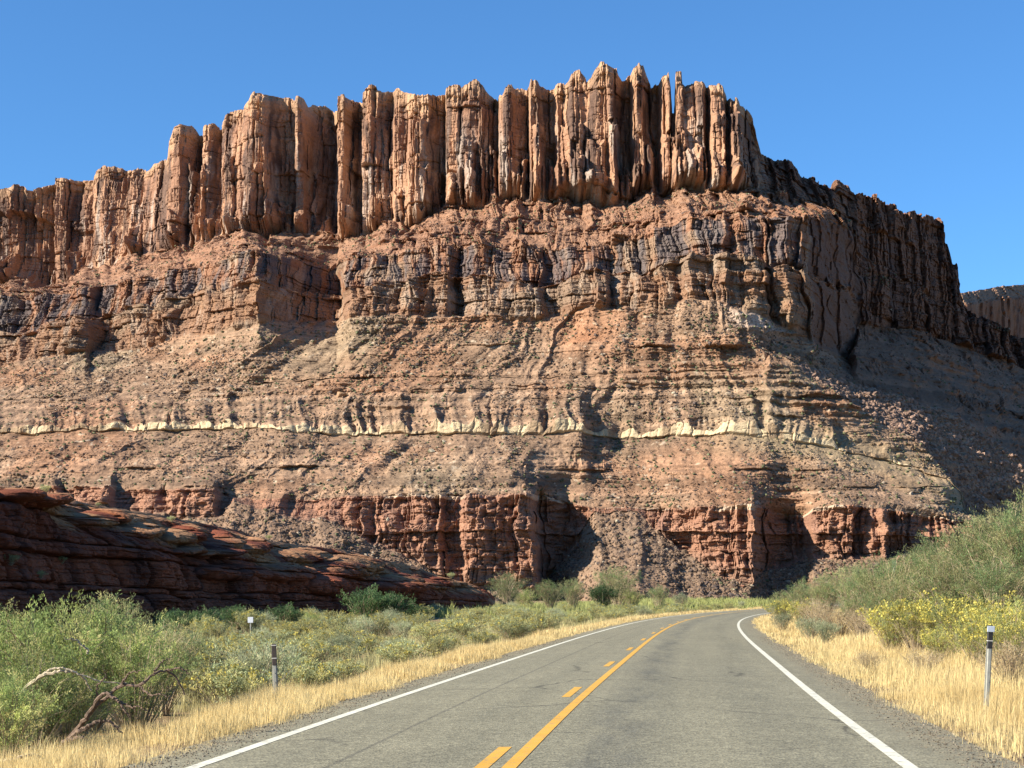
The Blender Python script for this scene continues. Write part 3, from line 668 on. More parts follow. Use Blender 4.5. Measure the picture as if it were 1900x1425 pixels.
for k in range(-3, 16):
    e = s_first + 12.2 * k
    a, b = np.searchsorted(ARC, e - 3.05), np.searchsorted(ARC, e)
    if b - a > 1 and PY[a] > -40: ribbon('centre_dash', YC - .20, YC - .06, a, b + 1, .004, M_YELLOW, road)

# ------------------------------------------------------------------ ground
def gz(x, y):
    x = np.asarray(x, float); y = np.asarray(y, float)
    x, y = np.broadcast_arrays(x, y)
    d, k = lateral(x, y)
    zr = np.where((y > -50) & (y < 345), ZR[k], 1.1 * sst(235, 360, y))
    left = -0.42 * sst(4.6, 7.0, -d) + 0.3 * sst(9, 30, -d)
    right = -0.10 * sst(4.8, 6.0, d) + 0.55 * sst(6.5, 16, d) * (1 - sst(120, 200, y))
    near = np.where(d < 0, left, right)
    bump = 0.22 * fbm(x / 7, y / 7, 71, 3) * sst(4.6, 9, np.abs(d)) + .05 * fbm(x / 1.3, y / 1.3, 72, 2) * sst(4.2, 5, np.abs(d))
    edge = np.minimum(SR, -SL)
    base = -0.018 * np.minimum(np.abs(d), 4.6) - 0.035
    far = 1 - sst(200, 340, y) * 0.0
    return zr + base + (near + bump) * far

def ground_mat():
    m, n, l, p = material('dry_sandy_ground')
    g = n.new('ShaderNodeNewGeometry'); pos = g.outputs['Position']
    c = mixc(n, l, noise(n, l, pos, .35, 6, .65), (.26, .18, .11), (.19, .14, .075))
    c = mixc(n, l, noise(n, l, pos, .12, 4, .6, .45, .65), c, (.20, .19, .095))
    c = mixc(n, l, 1, c, noise(n, l, pos, 6, 8, .75, .3, .7, .6, 1.35), 'MULTIPLY')
    l.new(c, p.inputs['Base Color']); p.inputs['Roughness'].default_value = .95; p.inputs['Specular IOR Level'].default_value = .1
    b = n.new('ShaderNodeBump'); b.inputs['Strength'].default_value = .6; b.inputs['Distance'].default_value = .06
    l.new(noise(n, l, pos, 9, 8, .75, 0, 1, 0, 1), b.inputs['Height']); l.new(b.outputs[0], p.inputs['Normal'])
    return m
gx = np.concatenate([[-9000, -4000, -1800, -900, -500, -300], np.arange(-200, -60, 4.), np.arange(-60, -20, 1.0), np.arange(-20, 30, .4), np.arange(30, 80, 1.0), np.arange(80, 240, 4.), [300, 500, 900, 1800, 4000, 9000]])
gy = np.concatenate([[-9000, -3000, -800, -300, -120, -60], np.arange(-40, 10, 2.), np.arange(10, 90, .5), np.arange(90, 260, 1.5), np.arange(260, 420, 5.), [450, 600, 1200, 3000, 9000, 25000]])
GX, GY = np.meshgrid(gx, gy)
GZ = gz(GX, GY)
obj('ground', mk_mesh('ground', np.stack([GX, GY, GZ], -1).reshape(-1, 3), grid_faces(len(gy), len(gx)), None, ground_mat(), True), kind='structure')

# ------------------------------------------------------------------ dark sandstone outcrop on the left
def outcrop():
    px = np.arange(-160, 919, 1.15)
    top = np.interp(px, [-160,-60,0,15,60,95,100,150,200,300,400,450,480,560,640,700,740,780,800,830,860,880,900,910,919],
                    [890,898,904,906,914,918,928,931,940,956,976,986,1000,1012,1020,1036,1044,1054,1064,1074,1080,1086,1094,1100,1112])
    y0 = np.interp(px, [-160, 0, 300, 600, 800, 919], [70, 82, 104, 138, 172, 196])          # foot distance
    dep = np.interp(px, [-160, 0, 200, 400, 650, 850, 905, 919], [12, 12, 15, 17, 20, 18, 12, 8])
    yt = y0 + dep
    zt = EYE + (HZ - top) / F * yt
    zt = np.maximum(zt, 1.0)
    n = 320
    t = np.linspace(0, 1, n)
    q = np.interp(px, [-160, 90, 110, 300, 600, 919], [.93, .93, .74, .58, .54, .56])[None]        # height share of the steep face
    r = np.interp(px, [-160, 90, 110, 300, 600, 919], [.42, .42, .26, .15, .12, .14])[None]        # its depth share
    T = t[:, None]
    zf = np.where(T < .62, q * (T / .62), q + (1 - q) * (T - .62) / .38)
    yf = np.where(T < .62, r * (T / .62) ** 1.3, r + (1 - r) * ((T - .62) / .38))
    Z = -0.8 + (zt + 0.8)[None] * zf
    Y = y0[None] + dep[None] * yf
    X = (px[None] - CX) / F * Y
    tilt = Z + 0.012 * Y                             # beds dip gently with distance
    S = np.hypot(X, Y)
    U = S                                            # distance along the wall
    P = 1.5 * fbm(U / 9, tilt / 5, 511, 3)
    i, tt, hw = cells(tilt + .25 * fbm(U / 8, tilt, 513, 2), 1.25, 514)
    P = P + .95 * (rnd(i, 515) - .5) + .25 * (1 - tt ** 4)
    j, t2, _ = cells(U + 5 * rnd(i, 516), 3.6, 517)
    P = P + .9 * (rnd(i * 57 + j, 518) - .5) + .25 * (1 - t2 ** 4) - .3 * np.exp(-((1 - np.abs(t2)) / .12) ** 2)
    i2, t3, _ = cells(tilt + .15 * fbm(U / 4, tilt, 523, 2), .36, 524)
    P = P + .34 * (rnd(i2 + 9 * np.floor(U / 5), 525) - .5) - .10 * np.exp(-((1 - np.abs(t3)) / .2) ** 2)
    P = P + .40 * fbm(U / 1.0, tilt / .40, 519, 4, .65)
    j3, t4, _ = cells(U + 3 * rnd(i2, 526), 1.3, 527)
    P = P + .28 * (rnd(i2 * 31 + j3, 528) - .5) - .15 * np.exp(-((1 - np.abs(t4)) / .1) ** 2)
    P = P - .55 * np.exp(-((1 - np.abs(tt)) / .08) ** 2)
    # rounded knobs standing out of the upper slope
    pyv = HZ - (Z - EYE) / Y * F
    for (kx, ky, wx, wy, a) in ((250, 985, 40, 14, 1.5), (520, 1062, 60, 18, 1.5), (600, 1085, 40, 22, 1.6), (180, 960, 40, 16, 1.6), (325, 992, 34, 18, 2.0), (395, 1010, 22, 26, 2.0), (455, 1012, 24, 16, 1.8), (415, 1062, 46, 16, 1.7), (340, 1022, 24, 10, 1.4), (390, 1028, 30, 9, 1.3), (735, 1085, 40, 22, 2.2), (640, 1050, 60, 22, 2.0), (560, 1030, 50, 14, 1.6), (80, 925, 30, 16, 2.2), (20, 918, 26, 14, 2.0), (815, 1082, 40, 12, 1.8)):
        e = ((px[None] - kx) / wx) ** 2 + ((pyv - ky) / wy) ** 2
        P = P + a * np.clip(1 - e, 0, 1) ** .5
    P = P * sst(1.0, .93, T) * sst(919, 890, px)[None]
    # push along the wall's normal (mostly +X)
    nrm = np.array([.93, -.36])
    Xd, Yd = X + nrm[0] * P * .8, Y + nrm[1] * P * .8
    c = mixv(C(.29, .088, .044) + 0 * X[..., None], C(.19, .058, .033), rnd(i, 531))
    c = mixv(c, C(.08, .032, .025), .75 * sst(.05, .5, fbm(U / 2.5, tilt / 6, 532, 4)))
    sand = sst(.62, .80, T + .12 * fbm(U / 6, tilt / 2, 533, 3)) * sst(-.25, .25, fbm(U / 4, tilt / .8, 534, 3) + .1)
    c = mixv(c, C(.44, .25, .13), .8 * sand)
    V = np.stack([Xd, Yd, Z + .12 * fbm(U, tilt, 535, 2)], -1)
    bk1 = V[-1:].copy(); bk1[..., 0] -= 2.5; bk1[..., 1] += 5; bk1[..., 2] += .25
    bk1[..., 2] = np.maximum(bk1[..., 2] - .6, -.5)
    bk2 = bk1.copy(); bk2[..., 0] -= 16; bk2[..., 1] += 20; bk2[..., 2] = np.minimum(bk2[..., 2] - 1.5, 4)
    bk3 = bk2.copy(); bk3[..., 0] -= 8; bk3[..., 1] += 10; bk3[..., 2] = -1
    V = np.concatenate([V, bk1, bk2, bk3]); c = np.concatenate([c] + [c[-1:]] * 3)
    obj('rock_outcrop', mk_mesh('rock_outcrop', V.reshape(-1, 3), grid_faces(*V.shape[:2]), c.reshape(-1, 3), M_RED), kind='structure')
    return V, top, yt
OUT, _, _ = outcrop()

# ------------------------------------------------------------------ rocks
def rock_base(seed, sub=1):
    import bmesh
    bm = bmesh.new(); bmesh.ops.create_icosphere(bm, subdivisions=sub, radius=1)
    v = np.array([x.co[:] for x in bm.verts]); f = np.array([[q.index for q in p.verts] for p in bm.faces]); bm.free()
    r = np.random.default_rng(seed)
    for _ in range(7 if sub == 1 else 14):                       # chop with planes: angular block
        d = r.normal(size=3); d /= np.linalg.norm(d); k = r.uniform(.45, .8)
        s = v @ d; v = np.where((s > k)[:, None], v - (s - k)[:, None] * d, v)
    return v * np.array([1.15, .9, .72]), f

def rot_mats(r, n):
    a = r.uniform(0, 2 * np.pi, n); b = r.normal(0, .45, n); c = r.normal(0, .45, n)
    ca, sa, cb, sb, cc, s3 = np.cos(a), np.sin(a), np.cos(b), np.sin(b), np.cos(c), np.sin(c)
    Rz = np.zeros((n, 3, 3)); Rz[:, 0, 0] = ca; Rz[:, 0, 1] = -sa; Rz[:, 1, 0] = sa; Rz[:, 1, 1] = ca; Rz[:, 2, 2] = 1
    Rx = np.zeros((n, 3, 3)); Rx[:, 0, 0] = 1; Rx[:, 1, 1] = cb; Rx[:, 1, 2] = -sb; Rx[:, 2, 1] = sb; Rx[:, 2, 2] = cb
    Ry = np.zeros((n, 3, 3)); Ry[:, 1, 1] = 1; Ry[:, 0, 0] = cc; Ry[:, 0, 2] = s3; Ry[:, 2, 0] = -s3; Ry[:, 2, 2] = cc
    return Rz @ Rx @ Ry

def scatter_rocks(name, pts, size, cols, seed):
    r = np.random.default_rng(seed)
    Vs, Fs, Cs = [], [], []; off = 0
    var = r.integers(0, 6, len(pts))
    for k in range(6):
        v, f = rock_base(900 + k, 1)
        s = np.where(var == k)[0]
        if not len(s): continue
        R = rot_mats(r, len(s))
        q = np.einsum('nij,vj->nvi', R, v) * size[s][:, None, None] + pts[s][:, None]
        Vs.append(q.reshape(-1, 3)); Cs.append(np.repeat(cols[s], len(v), 0))
        Fs.append((f[None] + (np.arange(len(s)) * len(v))[:, None, None] + off).reshape(-1, 3)); off += len(s) * len(v)
    return obj(name, mk_mesh(name, np.concatenate(Vs), np.concatenate(Fs), np.concatenate(Cs), M_SCREE), kind='stuff')

def scree():
    r = np.random.default_rng(5)
    rows = {i: np.where(K == i)[0] for i in range(17)}
    P, S, Cl = [], [], []
    vis = np.where((pxs > -60) & (pxs < 1960))[0]
    for seg, cnt, lo, hi in ((0, 20000, .20, 1.45), (2, 9000, .14, 1.2), (4, 7000, .14, 1.3), (6, 6000, .15, 1.4), (7, 6000, .15, 1.4), (9, 1500, .2, .8), (11, 7000, .2, 1.0), (1, 2500, .15, .6), (8, 2500, .2, .8)):
        i = r.choice(rows[seg], cnt * 2); j = r.choice(vis, cnt * 2)
        p = MESA[i, j]; d = fbm(p[:, 0] / 14, p[:, 2] / 9, 88, 3) + r.uniform(-.35, .35, len(p))
        ok = d > -.05
        if seg == 0: ok |= True
        i, j, p = i[ok][:cnt], j[ok][:cnt], p[ok][:cnt]
        s = lo + (hi - lo) * r.beta(.8, 6.0, len(p)) * np.where(r.random(len(p)) < .03, 1.6, 1)
        P.append(p); S.append(s)
        c = Cc[i, j] * r.uniform(.55, 1.15, (len(p), 1))
        pale = r.random(len(p)) < .05
        c[pale] = np.array([.44, .36, .27]) * r.uniform(.8, 1.1, (pale.sum(), 1))
        dark = r.random(len(p)) < .22
        c[dark] = np.array([.13, .10, .088]) * r.uniform(.7, 1.2, (dark.sum(), 1))
        Cl.append(c)
    i = r.choice(np.concatenate([rows[q] for q in (0, 2, 4, 6, 7, 11)]), 5200); j = r.choice(vis, 5200)
    p = MESA[i, j]; p = p[fbm(p[:, 0] / 11, p[:, 2] / 7, 99, 2) > -.15]
    scatter_rocks('desert_scrub', p + np.array([0, -.15, .1]), r.uniform(.2, .55, len(p)), np.array([.15, .16, .085]) * r.uniform(.6, 1.4, (len(p), 1)), 8)
    # block field in the side valley on the right
    j = np.where((pxs > 1480) & (pxs < 1930))[0]
    i = r.choice(rows[6], 6000); jj = r.choice(j, 6000)
    P.append(MESA[i, jj]); S.append(r.beta(1, 5, 6000) * 1.6 + .3); Cl.append(np.array([.36, .24, .18]) * r.uniform(.6, 1.2, (6000, 1)))
    scatter_rocks('scree_rubble', np.concatenate(P), np.concatenate(S), np.concatenate(Cl), 6)
scree()

def gravel():
    r = np.random.default_rng(15)
    P, S = [], []
    for o0, sg in ((SR, 1), (SL, -1)):
        n = 9000
        k = np.searchsorted(PY, 12 + 60 * r.random(n) ** 1.6)
        off = o0 - sg * (.75 * r.random(n) ** 1.7) + sg * .35 * r.random(n) ** 2 + .1 * sg
        x = PX[k] + NX[k] * off + r.uniform(-.2, .2, n) * TG[k]; y = PY[k] + NY[k] * off + r.uniform(-.2, .2, n)
        z = np.where(np.abs(off) < abs(o0), ZR[k] - .018 * np.abs(off), gz(x, y))
        P.append(np.stack([x, y, z + .003], -1)); S.append(.006 + .026 * r.beta(1, 5, n))
    P, S = np.concatenate(P), np.concatenate(S)
    cols = np.array([.26, .22, .165]) * r.uniform(.45, 1.5, (len(P), 1))
    scatter_rocks('roadside_gravel', P, S, cols, 16)

# pixel -> nearest point of the mesa surface, used to set single boulders on it
def mesa_at(px, py):
    j = int(np.argmin(np.abs(pxs - px)))
    q = MESA[:, j]; pp = HZ - (q[:, 2] - EYE) / q[:, 1] * F
    i = int(np.argmin(np.abs(pp - py)))
    return MESA[i, j], Cc[i, j]
BOULDERS = [
    (800, 838, 14, 'pale', 'pale cream boulder just below the white band near the middle of the slope'),
    (822, 820, 10, 'pale', 'small pale cream block tumbled right under the white rock band'),
    (1071, 724, 14, 'pale', 'long pale slab lying on the slope above the white band'),
    (1063, 741, 10, 'pale', 'smaller pale slab lying just below the long pale slab'),
    (1250, 729, 9, 'pale', 'pale block on the upper slope right of the dark gully'),
    (1244, 713, 7, 'pale', 'little pale stone above the pale block beside the gully'),
    (938, 620, 9, 'pale', 'pale grey boulder on the slope beneath the ledgy middle cliff'),
    (766, 694, 7, 'pale', 'pale stone alone on the smooth upper slope'),
    (1145, 968, 12, 'pale', 'pale boulder at the head of the rubble fan between the red cliffs'),
    (1025, 774, 7, 'pale', 'pale chip of rock just above the white band'),
    (960, 588, 9, 'dark', 'dark boulder at the foot of the banded cliff'),
    (960, 760, 8, 'dark', 'dark grey boulder on the bare slope above the white band'),
    (1130, 1045, 10, 'dark', 'dark boulder in the rubble fan between the two red cliffs'),
    (1500, 1085, 13, 'red', 'round red boulder at the bottom of the rubble by the road bend'),
    (1384, 1088, 12, 'red', 'red block fallen at the foot of the red cliff corner'),
    (970, 905, 12, 'tan', 'tan boulder perched on the rim of the tall red cliff'),
    (625, 735, 24, 'tan', 'big orange tan block standing on the left part of the slope'),
    (655, 665, 15, 'tan', 'tall tan crag sticking out of the slope under the middle cliff'),
    (410, 782, 9, 'tan', 'tan boulder resting by the left end of the white band'),
    (340, 858, 12, 'tan', 'pinkish tan boulder below the white band on the left'),
    (370, 835, 9, 'tan', 'small tan boulder upslope of the pinkish one'),
    (1840, 808, 9, 'tan', 'pale tan cube of rock catching sun in the shaded side valley'),
    (1545, 694, 11, 'tan', 'tan boulder at the top of the sunlit side valley rubble'),
    (590, 965, 10, 'pale', 'pale stone at the base of the slope behind the dark outcrop'),
    (725, 965, 9, 'pale', 'pale stone left of the tall red cliff'),
    (1757, 955, 10, 'tan', 'upright tan block on the rim of the right red cliff')]
BC = {'pale': (.52, .45, .33), 'dark': (.13, .105, .095), 'red': (.30, .15, .10), 'tan': (.40, .25, .15)}
for k, (px, py, wpx, kind, lab) in enumerate(BOULDERS):
    p, _ = mesa_at(px, py)
    v, f = rock_base(300 + k, 2)
    s = wpx / F * p[1] * .55
    sq = (1, 1, .55) if 'slab' in lab else (1, 1, 1.5) if ('tall' in lab or 'upright' in lab) else (1, 1, .9)
    v = v * s * np.array(sq)
    v = v + (s * .10 * fbm(v[:, 0] / s * 2 + k, v[:, 2] / s * 2, 60 + k, 3))[:, None]
    c = np.tile(np.array(BC[kind], np.float32), (len(v), 1))
    o = obj('boulder', mk_mesh('boulder', v, f, c, M_SCREE), loc=(p[0], p[1] - s * .25, p[2] + s * .15), label=lab, category='boulder', group='single boulders on the mesa slope')
    o.rotation_euler = (0, 0, k * 1.7)

gravel()

# ------------------------------------------------------------------ vegetation
def blades(pts, h, wd, lean, r, cols):
    """one bent blade per point: quad + tip triangle"""
    n = len(pts)
    a = r.uniform(0, 2 * np.pi, n); b = r.uniform(0, 2 * np.pi, n)
    side = np.stack([np.cos(a), np.sin(a), 0 * a], -1) * wd[:, None] * .5
    ln = np.stack([np.cos(b), np.sin(b), 0 * b], -1) * (lean * h)[:, None]
    up = np.zeros((n, 3)); up[:, 2] = 1
    v0, v1 = pts - side, pts + side
    mid = pts + up * (h * .6)[:, None] + ln * .35
    v2, v3 = mid + side * .7, mid - side * .7
    tip = pts + up * (h * np.sqrt(np.maximum(1 - lean ** 2, .2)))[:, None] + ln
    V = np.stack([v0, v1, v2, v3, tip], 1).reshape(-1, 3)
    o = np.arange(n)[:, None] * 5
    return V, [o + np.array([[0, 1, 2, 3]]), o + np.array([[3, 2, 4]])], np.repeat(cols, 5, 0)

def grass(name, off0, off1, ranges, seed, hmul=1.0, clump=0.6, lim=None, gcol=(.85, .69, .35), gcol2=(.68, .50, .22)):
    r = np.random.default_rng(seed)
    P, H, Wd, Cl = [], [], [], []
    for (y0, y1, per_m2, wd) in ranges:
        k0, k1 = np.searchsorted(PY, y0), np.searchsorted(PY, y1)
        wid = abs(off1 - off0) if lim is None else lim
        nt = int((y1 - y0) * wid * per_m2)
        k = r.integers(k0, k1, nt)
        u = r.random(nt) ** 0.8
        off = off0 + (off1 - off0) * u if lim is None else off0 + lim * u
        off = off + .25 * fbm(PY[k] / 3, 0 * k, seed, 3)
        x = PX[k] + NX[k] * off; y = PY[k] + NY[k] * off + r.uniform(-.2, .2, nt)
        dens = fbm(x / 1.4, y / 1.4, seed + 3, 3)
        keep = dens + r.uniform(-.3, .3, nt) > -.36 + clump * .3
        x, y, u, dens = x[keep], y[keep], u[keep], dens[keep]
        nb = 7
        x = np.repeat(x, nb) + r.normal(0, .05, len(x) * nb); y = np.repeat(y, nb) + r.normal(0, .05, len(y) * nb); u = np.repeat(u, nb); dens = np.repeat(dens, nb)
        ed = sst(0, .18, u) * sst(1.0, .8, u)
        h = (.12 + .30 * r.random(len(x)) ** 1.4) * (.45 + .55 * ed) * (.85 + 1.2 * np.clip(dens, -.5, .6)) * hmul
        P.append(np.stack([x, y, gz(x, y) - .01], -1)); H.append(h); Wd.append(np.full(len(x), wd))
        mix = (r.random(len(x)) * .7 + .6 * fbm(x / 2.5, y / 2.5, seed + 8, 3))[:, None]
        Cl.append(np.clip(np.array(gcol) + (np.array(gcol2) - np.array(gcol)) * np.clip(mix, 0, 1), 0, 1) * r.uniform(.8, 1.12, (len(x), 1)))
    P, H, Wd, Cl = map(np.concatenate, (P, H, Wd, Cl))
    V, Fs, Cv = blades(P, H, Wd, np.abs(r.normal(0, .33, len(P))).clip(0, .85), r, Cl)
    return obj(name, mk_mesh(name, V, Fs, Cv, M_GRASS), kind='stuff')

grass('dry_grass_verge', SL + .15, SL - 1.9, [(11, 32, 170, .006), (32, 65, 90, .010), (65, 130, 40, .020), (130, 260, 18, .04)], 21, .92, 0.0)
grass('dry_grass_field', SR - .15, SR + 7.5, [(11, 30, 120, .006), (30, 60, 62, .010), (60, 120, 26, .022), (120, 230, 9, .05)], 22, 1.15, .5)
grass('pale_weeds', SL - 1.6, SL - 10, [(11, 40, 14, .010), (40, 90, 8, .018), (90, 240, 4, .04)], 23, 1.5, 1.0, None, (.60, .52, .26), (.42, .42, .20))
grass('scattered_weeds', SL - 9, SL - 32, [(14, 120, 2.5, .02)], 26, 2.0, 1.0, None, (.50, .45, .20), (.33, .36, .15))
grass('far_weeds', SL - 3, SL - 45, [(150, 345, 2.2, .10)], 25, 2.6, 1.0, None, (.46, .47, .17), (.33, .38, .14))
grass('brown_weeds', SR + 4, SR + 16, [(14, 45, 12, .010), (45, 110, 7, .02)], 24, 1.9, 1.0, None, (.56, .42, .22), (.42, .36, .18))

def tube(P, R, ns=4):
    """a tapered tube along points P with radii R"""
    P = np.asarray(P, float); n = len(P)
    T = np.gradient(P, axis=0); T /= np.linalg.norm(T, axis=1)[:, None] + 1e-9
    ref = np.array([.31, .17, .93]) if abs(T[0, 2]) < .9 else np.array([1, 0, 0.])
    A = np.cross(T, ref); A /= np.linalg.norm(A, axis=1)[:, None] + 1e-9
    B = np.cross(T, A)
    th = np.arange(ns) / ns * 2 * np.pi
    ring = P[:, None] + (np.cos(th)[None, :, None] * A[:, None] + np.sin(th)[None, :, None] * B[:, None]) * np.asarray(R)[:, None, None]
    f = []
    for i in range(n - 1):
        for j in range(ns):
            f.append((i * ns + j, i * ns + (j + 1) % ns, (i + 1) * ns + (j + 1) % ns, (i + 1) * ns + j))
    return ring.reshape(-1, 3), np.array(f)

def join(parts):
    V, Fa, o = [], [], 0
    for v, f in parts:
        V.append(v); Fa.append(f + o); o += len(v)
    return np.concatenate(V), np.concatenate(Fa)

def shrub(seed, R, H, nstem, nbr, nleaf, ll, lw, cols, spread=1.0, up=.6, droop=.15, flower=0, fcol=(.60, .47, .07), twr=.012, bare=.12, dead=.10):
    """fan of stems with side sprays; leaves are small lance-shaped quads along the sprays"""
    r = np.random.default_rng(seed)
    stems, sprays = [], []
    LP, LD, LC, FP = [], [], [], []
    cols = np.array(cols)
    for s in range(nstem):
        a = r.uniform(0, 2 * np.pi); e = r.random() ** .6 * spread
        L = H * r.uniform(.72, 1.08) * (1 - .25 * e)
        tip = np.array([np.cos(a) * e * R, np.sin(a) * e * R, L])
        b0 = np.array([np.cos(a), np.sin(a), 0]) * R * .12 * e
        t = np.linspace(0, 1, 6)[:, None]
        wv = r.normal(0, .06 * H, 3) * np.array([1, 1, .3])
        pts = b0 * (1 - t) + tip * t + wv * np.sin(np.pi * t) + np.array([0, 0, .14 * H]) * np.sin(np.pi * t)
        stems.append(tube(pts, np.linspace(twr, twr * .35, 6) * r.uniform(.7, 1.2), 3))
        tone = cols[r.integers(len(cols))] * r.uniform(.68, 1.2)
        if r.random() < dead: continue
        for bq in range(nbr):
            u = bare + (1 - bare) * r.random() ** .7
            base = pts[min(int(u * 5), 4)] * (1 - (u * 5 % 1)) + pts[min(int(u * 5) + 1, 5)] * (u * 5 % 1)
            d = r.normal(0, 1, 3); d[2] = abs(d[2]) * up + up * .8; d[:2] += .6 * np.array([np.cos(a), np.sin(a)]) * e
            d /= np.linalg.norm(d)
            bl = H * r.uniform(.10, .24)
            tt = r.random(nleaf) ** .8
            pos = base + d * (bl * tt)[:, None] + r.normal(0, .011 * H + .006, (nleaf, 3)) + np.array([0, 0, -droop]) * (bl * tt ** 2)[:, None]
            dd = d + r.normal(0, .55, (nleaf, 3)); dd[:, 2] += .25
            LP.append(pos); LD.append(dd / np.linalg.norm(dd, axis=1)[:, None])
            LC.append(np.tile(tone * r.uniform(.85, 1.15), (nleaf, 1)) * r.uniform(.8, 1.2, (nleaf, 1)))
            if flower and u > .62 and r.random() < flower: FP.append((base + d * bl, d))
    LP, LD, LC = map(np.concatenate, (LP, LD, LC))
    LP[:, 2] = np.maximum(LP[:, 2], .02)
    n = len(LP)
    sd = np.cross(LD, r.normal(0, 1, (n, 3))); sd /= np.linalg.norm(sd, axis=1)[:, None] + 1e-9
    l_ = ll * r.uniform(.6, 1.3, (n, 1)); w_ = lw * r.uniform(.7, 1.3, (n, 1))
    V = np.stack([LP, LP + LD * l_ * .5 + sd * w_ * .5, LP + LD * l_, LP + LD * l_ * .5 - sd * w_ * .5], 1).reshape(-1, 3)
    fol = mk_mesh('foliage', V, np.arange(n)[:, None] * 4 + np.array([[0, 1, 2, 3]]), np.repeat(LC, 4, 0).clip(0, 1), M_LEAF)
    v, f = join(stems)
    st = mk_mesh('stems', v, f, None, M_TWIG)
    fl = None
    if FP:
        Vf, Cf = [], []
        for (p, d) in FP:
            m = r.integers(7, 13)
            q = p + r.normal(0, .035, (m, 3)) * np.array([1, 1, .5])
            a = r.normal(0, 1, (m, 3)); a /= np.linalg.norm(a, axis=1)[:, None]; b = np.cross(a, r.normal(0, 1, (m, 3))); b /= np.linalg.norm(b, axis=1)[:, None]
            s = r.uniform(.012, .026, (m, 1))
            Vf.append(np.stack([q - a * s, q - b * s, q + a * s, q + b * s], 1).reshape(-1, 3))
            Cf.append(np.repeat(np.array(fcol) * r.uniform(.7, 1.2, (m, 1)), 4, 0))
        Vf = np.concatenate(Vf)
        fl = mk_mesh('blossoms', Vf, np.arange(len(Vf) // 4)[:, None] * 4 + np.array([[0, 1, 2, 3]]), np.concatenate(Cf).clip(0, 1), M_FLOWER)
    return fol, st, fl

GREEN = [(.36, .45, .14), (.42, .47, .15), (.29, .38, .12), (.50, .46, .19), (.40, .41, .16), (.26, .33, .12)]
FEATH = [(.27, .35, .13), (.21, .30, .12), (.34, .37, .16), (.31, .29, .14), (.18, .26, .11), (.38, .35, .17)]
SAGE = [(.46, .46, .21), (.40, .43, .21), (.52, .47, .20), (.36, .41, .23)]
RABB = [(.48, .47, .13), (.38, .41, .15), (.30, .36, .15), (.54, .48, .12)]
GREYG = [(.36, .40, .24), (.42, .43, .27), (.31, .36, .20)]
DARKG = [(.09, .16, .06), (.12, .19, .075), (.07, .13, .055)]
DRYB = [(.46, .35, .21), (.38, .28, .17), (.50, .41, .24)]
KIT = {
    'willow': [shrub(10 + k, 1.35, 1.95, 74, 11, 24, .055, .014, GREEN, 1.0, .6, .12, twr=.014, bare=.12, dead=.16) for k in range(3)],
    'tamarisk': [shrub(20 + k, 1.9, 3.2, 84, 12, 22, .10, .016, FEATH, 1.0, .6, .3, twr=.018, bare=.15, dead=.14) for k in range(3)],
    'rabbit': [shrub(30 + k, .85, 1.15, 80, 10, 8, .06, .012, RABB, 1.0, .9, .05, .18, (.62, .53, .12), twr=.007) for k in range(3)],
    'sage': [shrub(40 + k, .75, .85, 60, 11, 8, .055, .017, SAGE, 1.0, .7, .05, .08, (.52, .44, .10), twr=.008) for k in range(4)],
    'grey': [shrub(50 + k, .6, .9, 70, 8, 8, .07, .010, GREYG, .9, .9, .03, twr=.006) for k in range(2)],
    'dark': [shrub(60 + k, 1.6, 2.4, 70, 16, 11, .11, .036, DARKG, .95, .5, .12, twr=.02) for k in range(2)],
    'dry': [shrub(70 + k, .9, 1.2, 90, 7, 5, .09, .009, DRYB, 1.0, .6, .1, twr=.008, bare=.1) for k in range(2)],
}
CAT = {'willow': 'bush', 'tamarisk': 'bush', 'rabbit': 'bush', 'sage': 'sagebrush', 'grey': 'shrub', 'dark': 'bush', 'dry': 'dead bush'}
NAME = {'willow': 'green_bush', 'tamarisk': 'tamarisk_bush', 'rabbit': 'rabbitbrush', 'sage': 'sagebrush', 'grey': 'grey_green_shrub', 'dark': 'dark_green_bush', 'dry': 'dry_bush'}
rng = random.Random(4)
NB = [0]
def plant(kind, px, Y, s, label, group=None, X=None, sz=None, sxy=None):
    X = (px - CX) / F * Y if X is None else X
    if kind == 'tamarisk' and sz is None: sz = rng.uniform(1.08, 1.22); sxy = rng.uniform(.8, 1.05)
    k = NB[0]; NB[0] += 1
    fol, st, fl = KIT[kind][k % len(KIT[kind])]
    z = float(gz(np.array([X]), np.array([Y]))[0]) - .03
    t = thing(NAME[kind], label, CAT[kind], (X, Y, z), rng.uniform(0, 6.28), (s * (sxy or 1), s * (sxy or 1), s * (sz or 1)), group)
    obj('foliage', fol, t); obj('stems', st, t)
    if fl: obj('blossoms', fl, t)
    return t

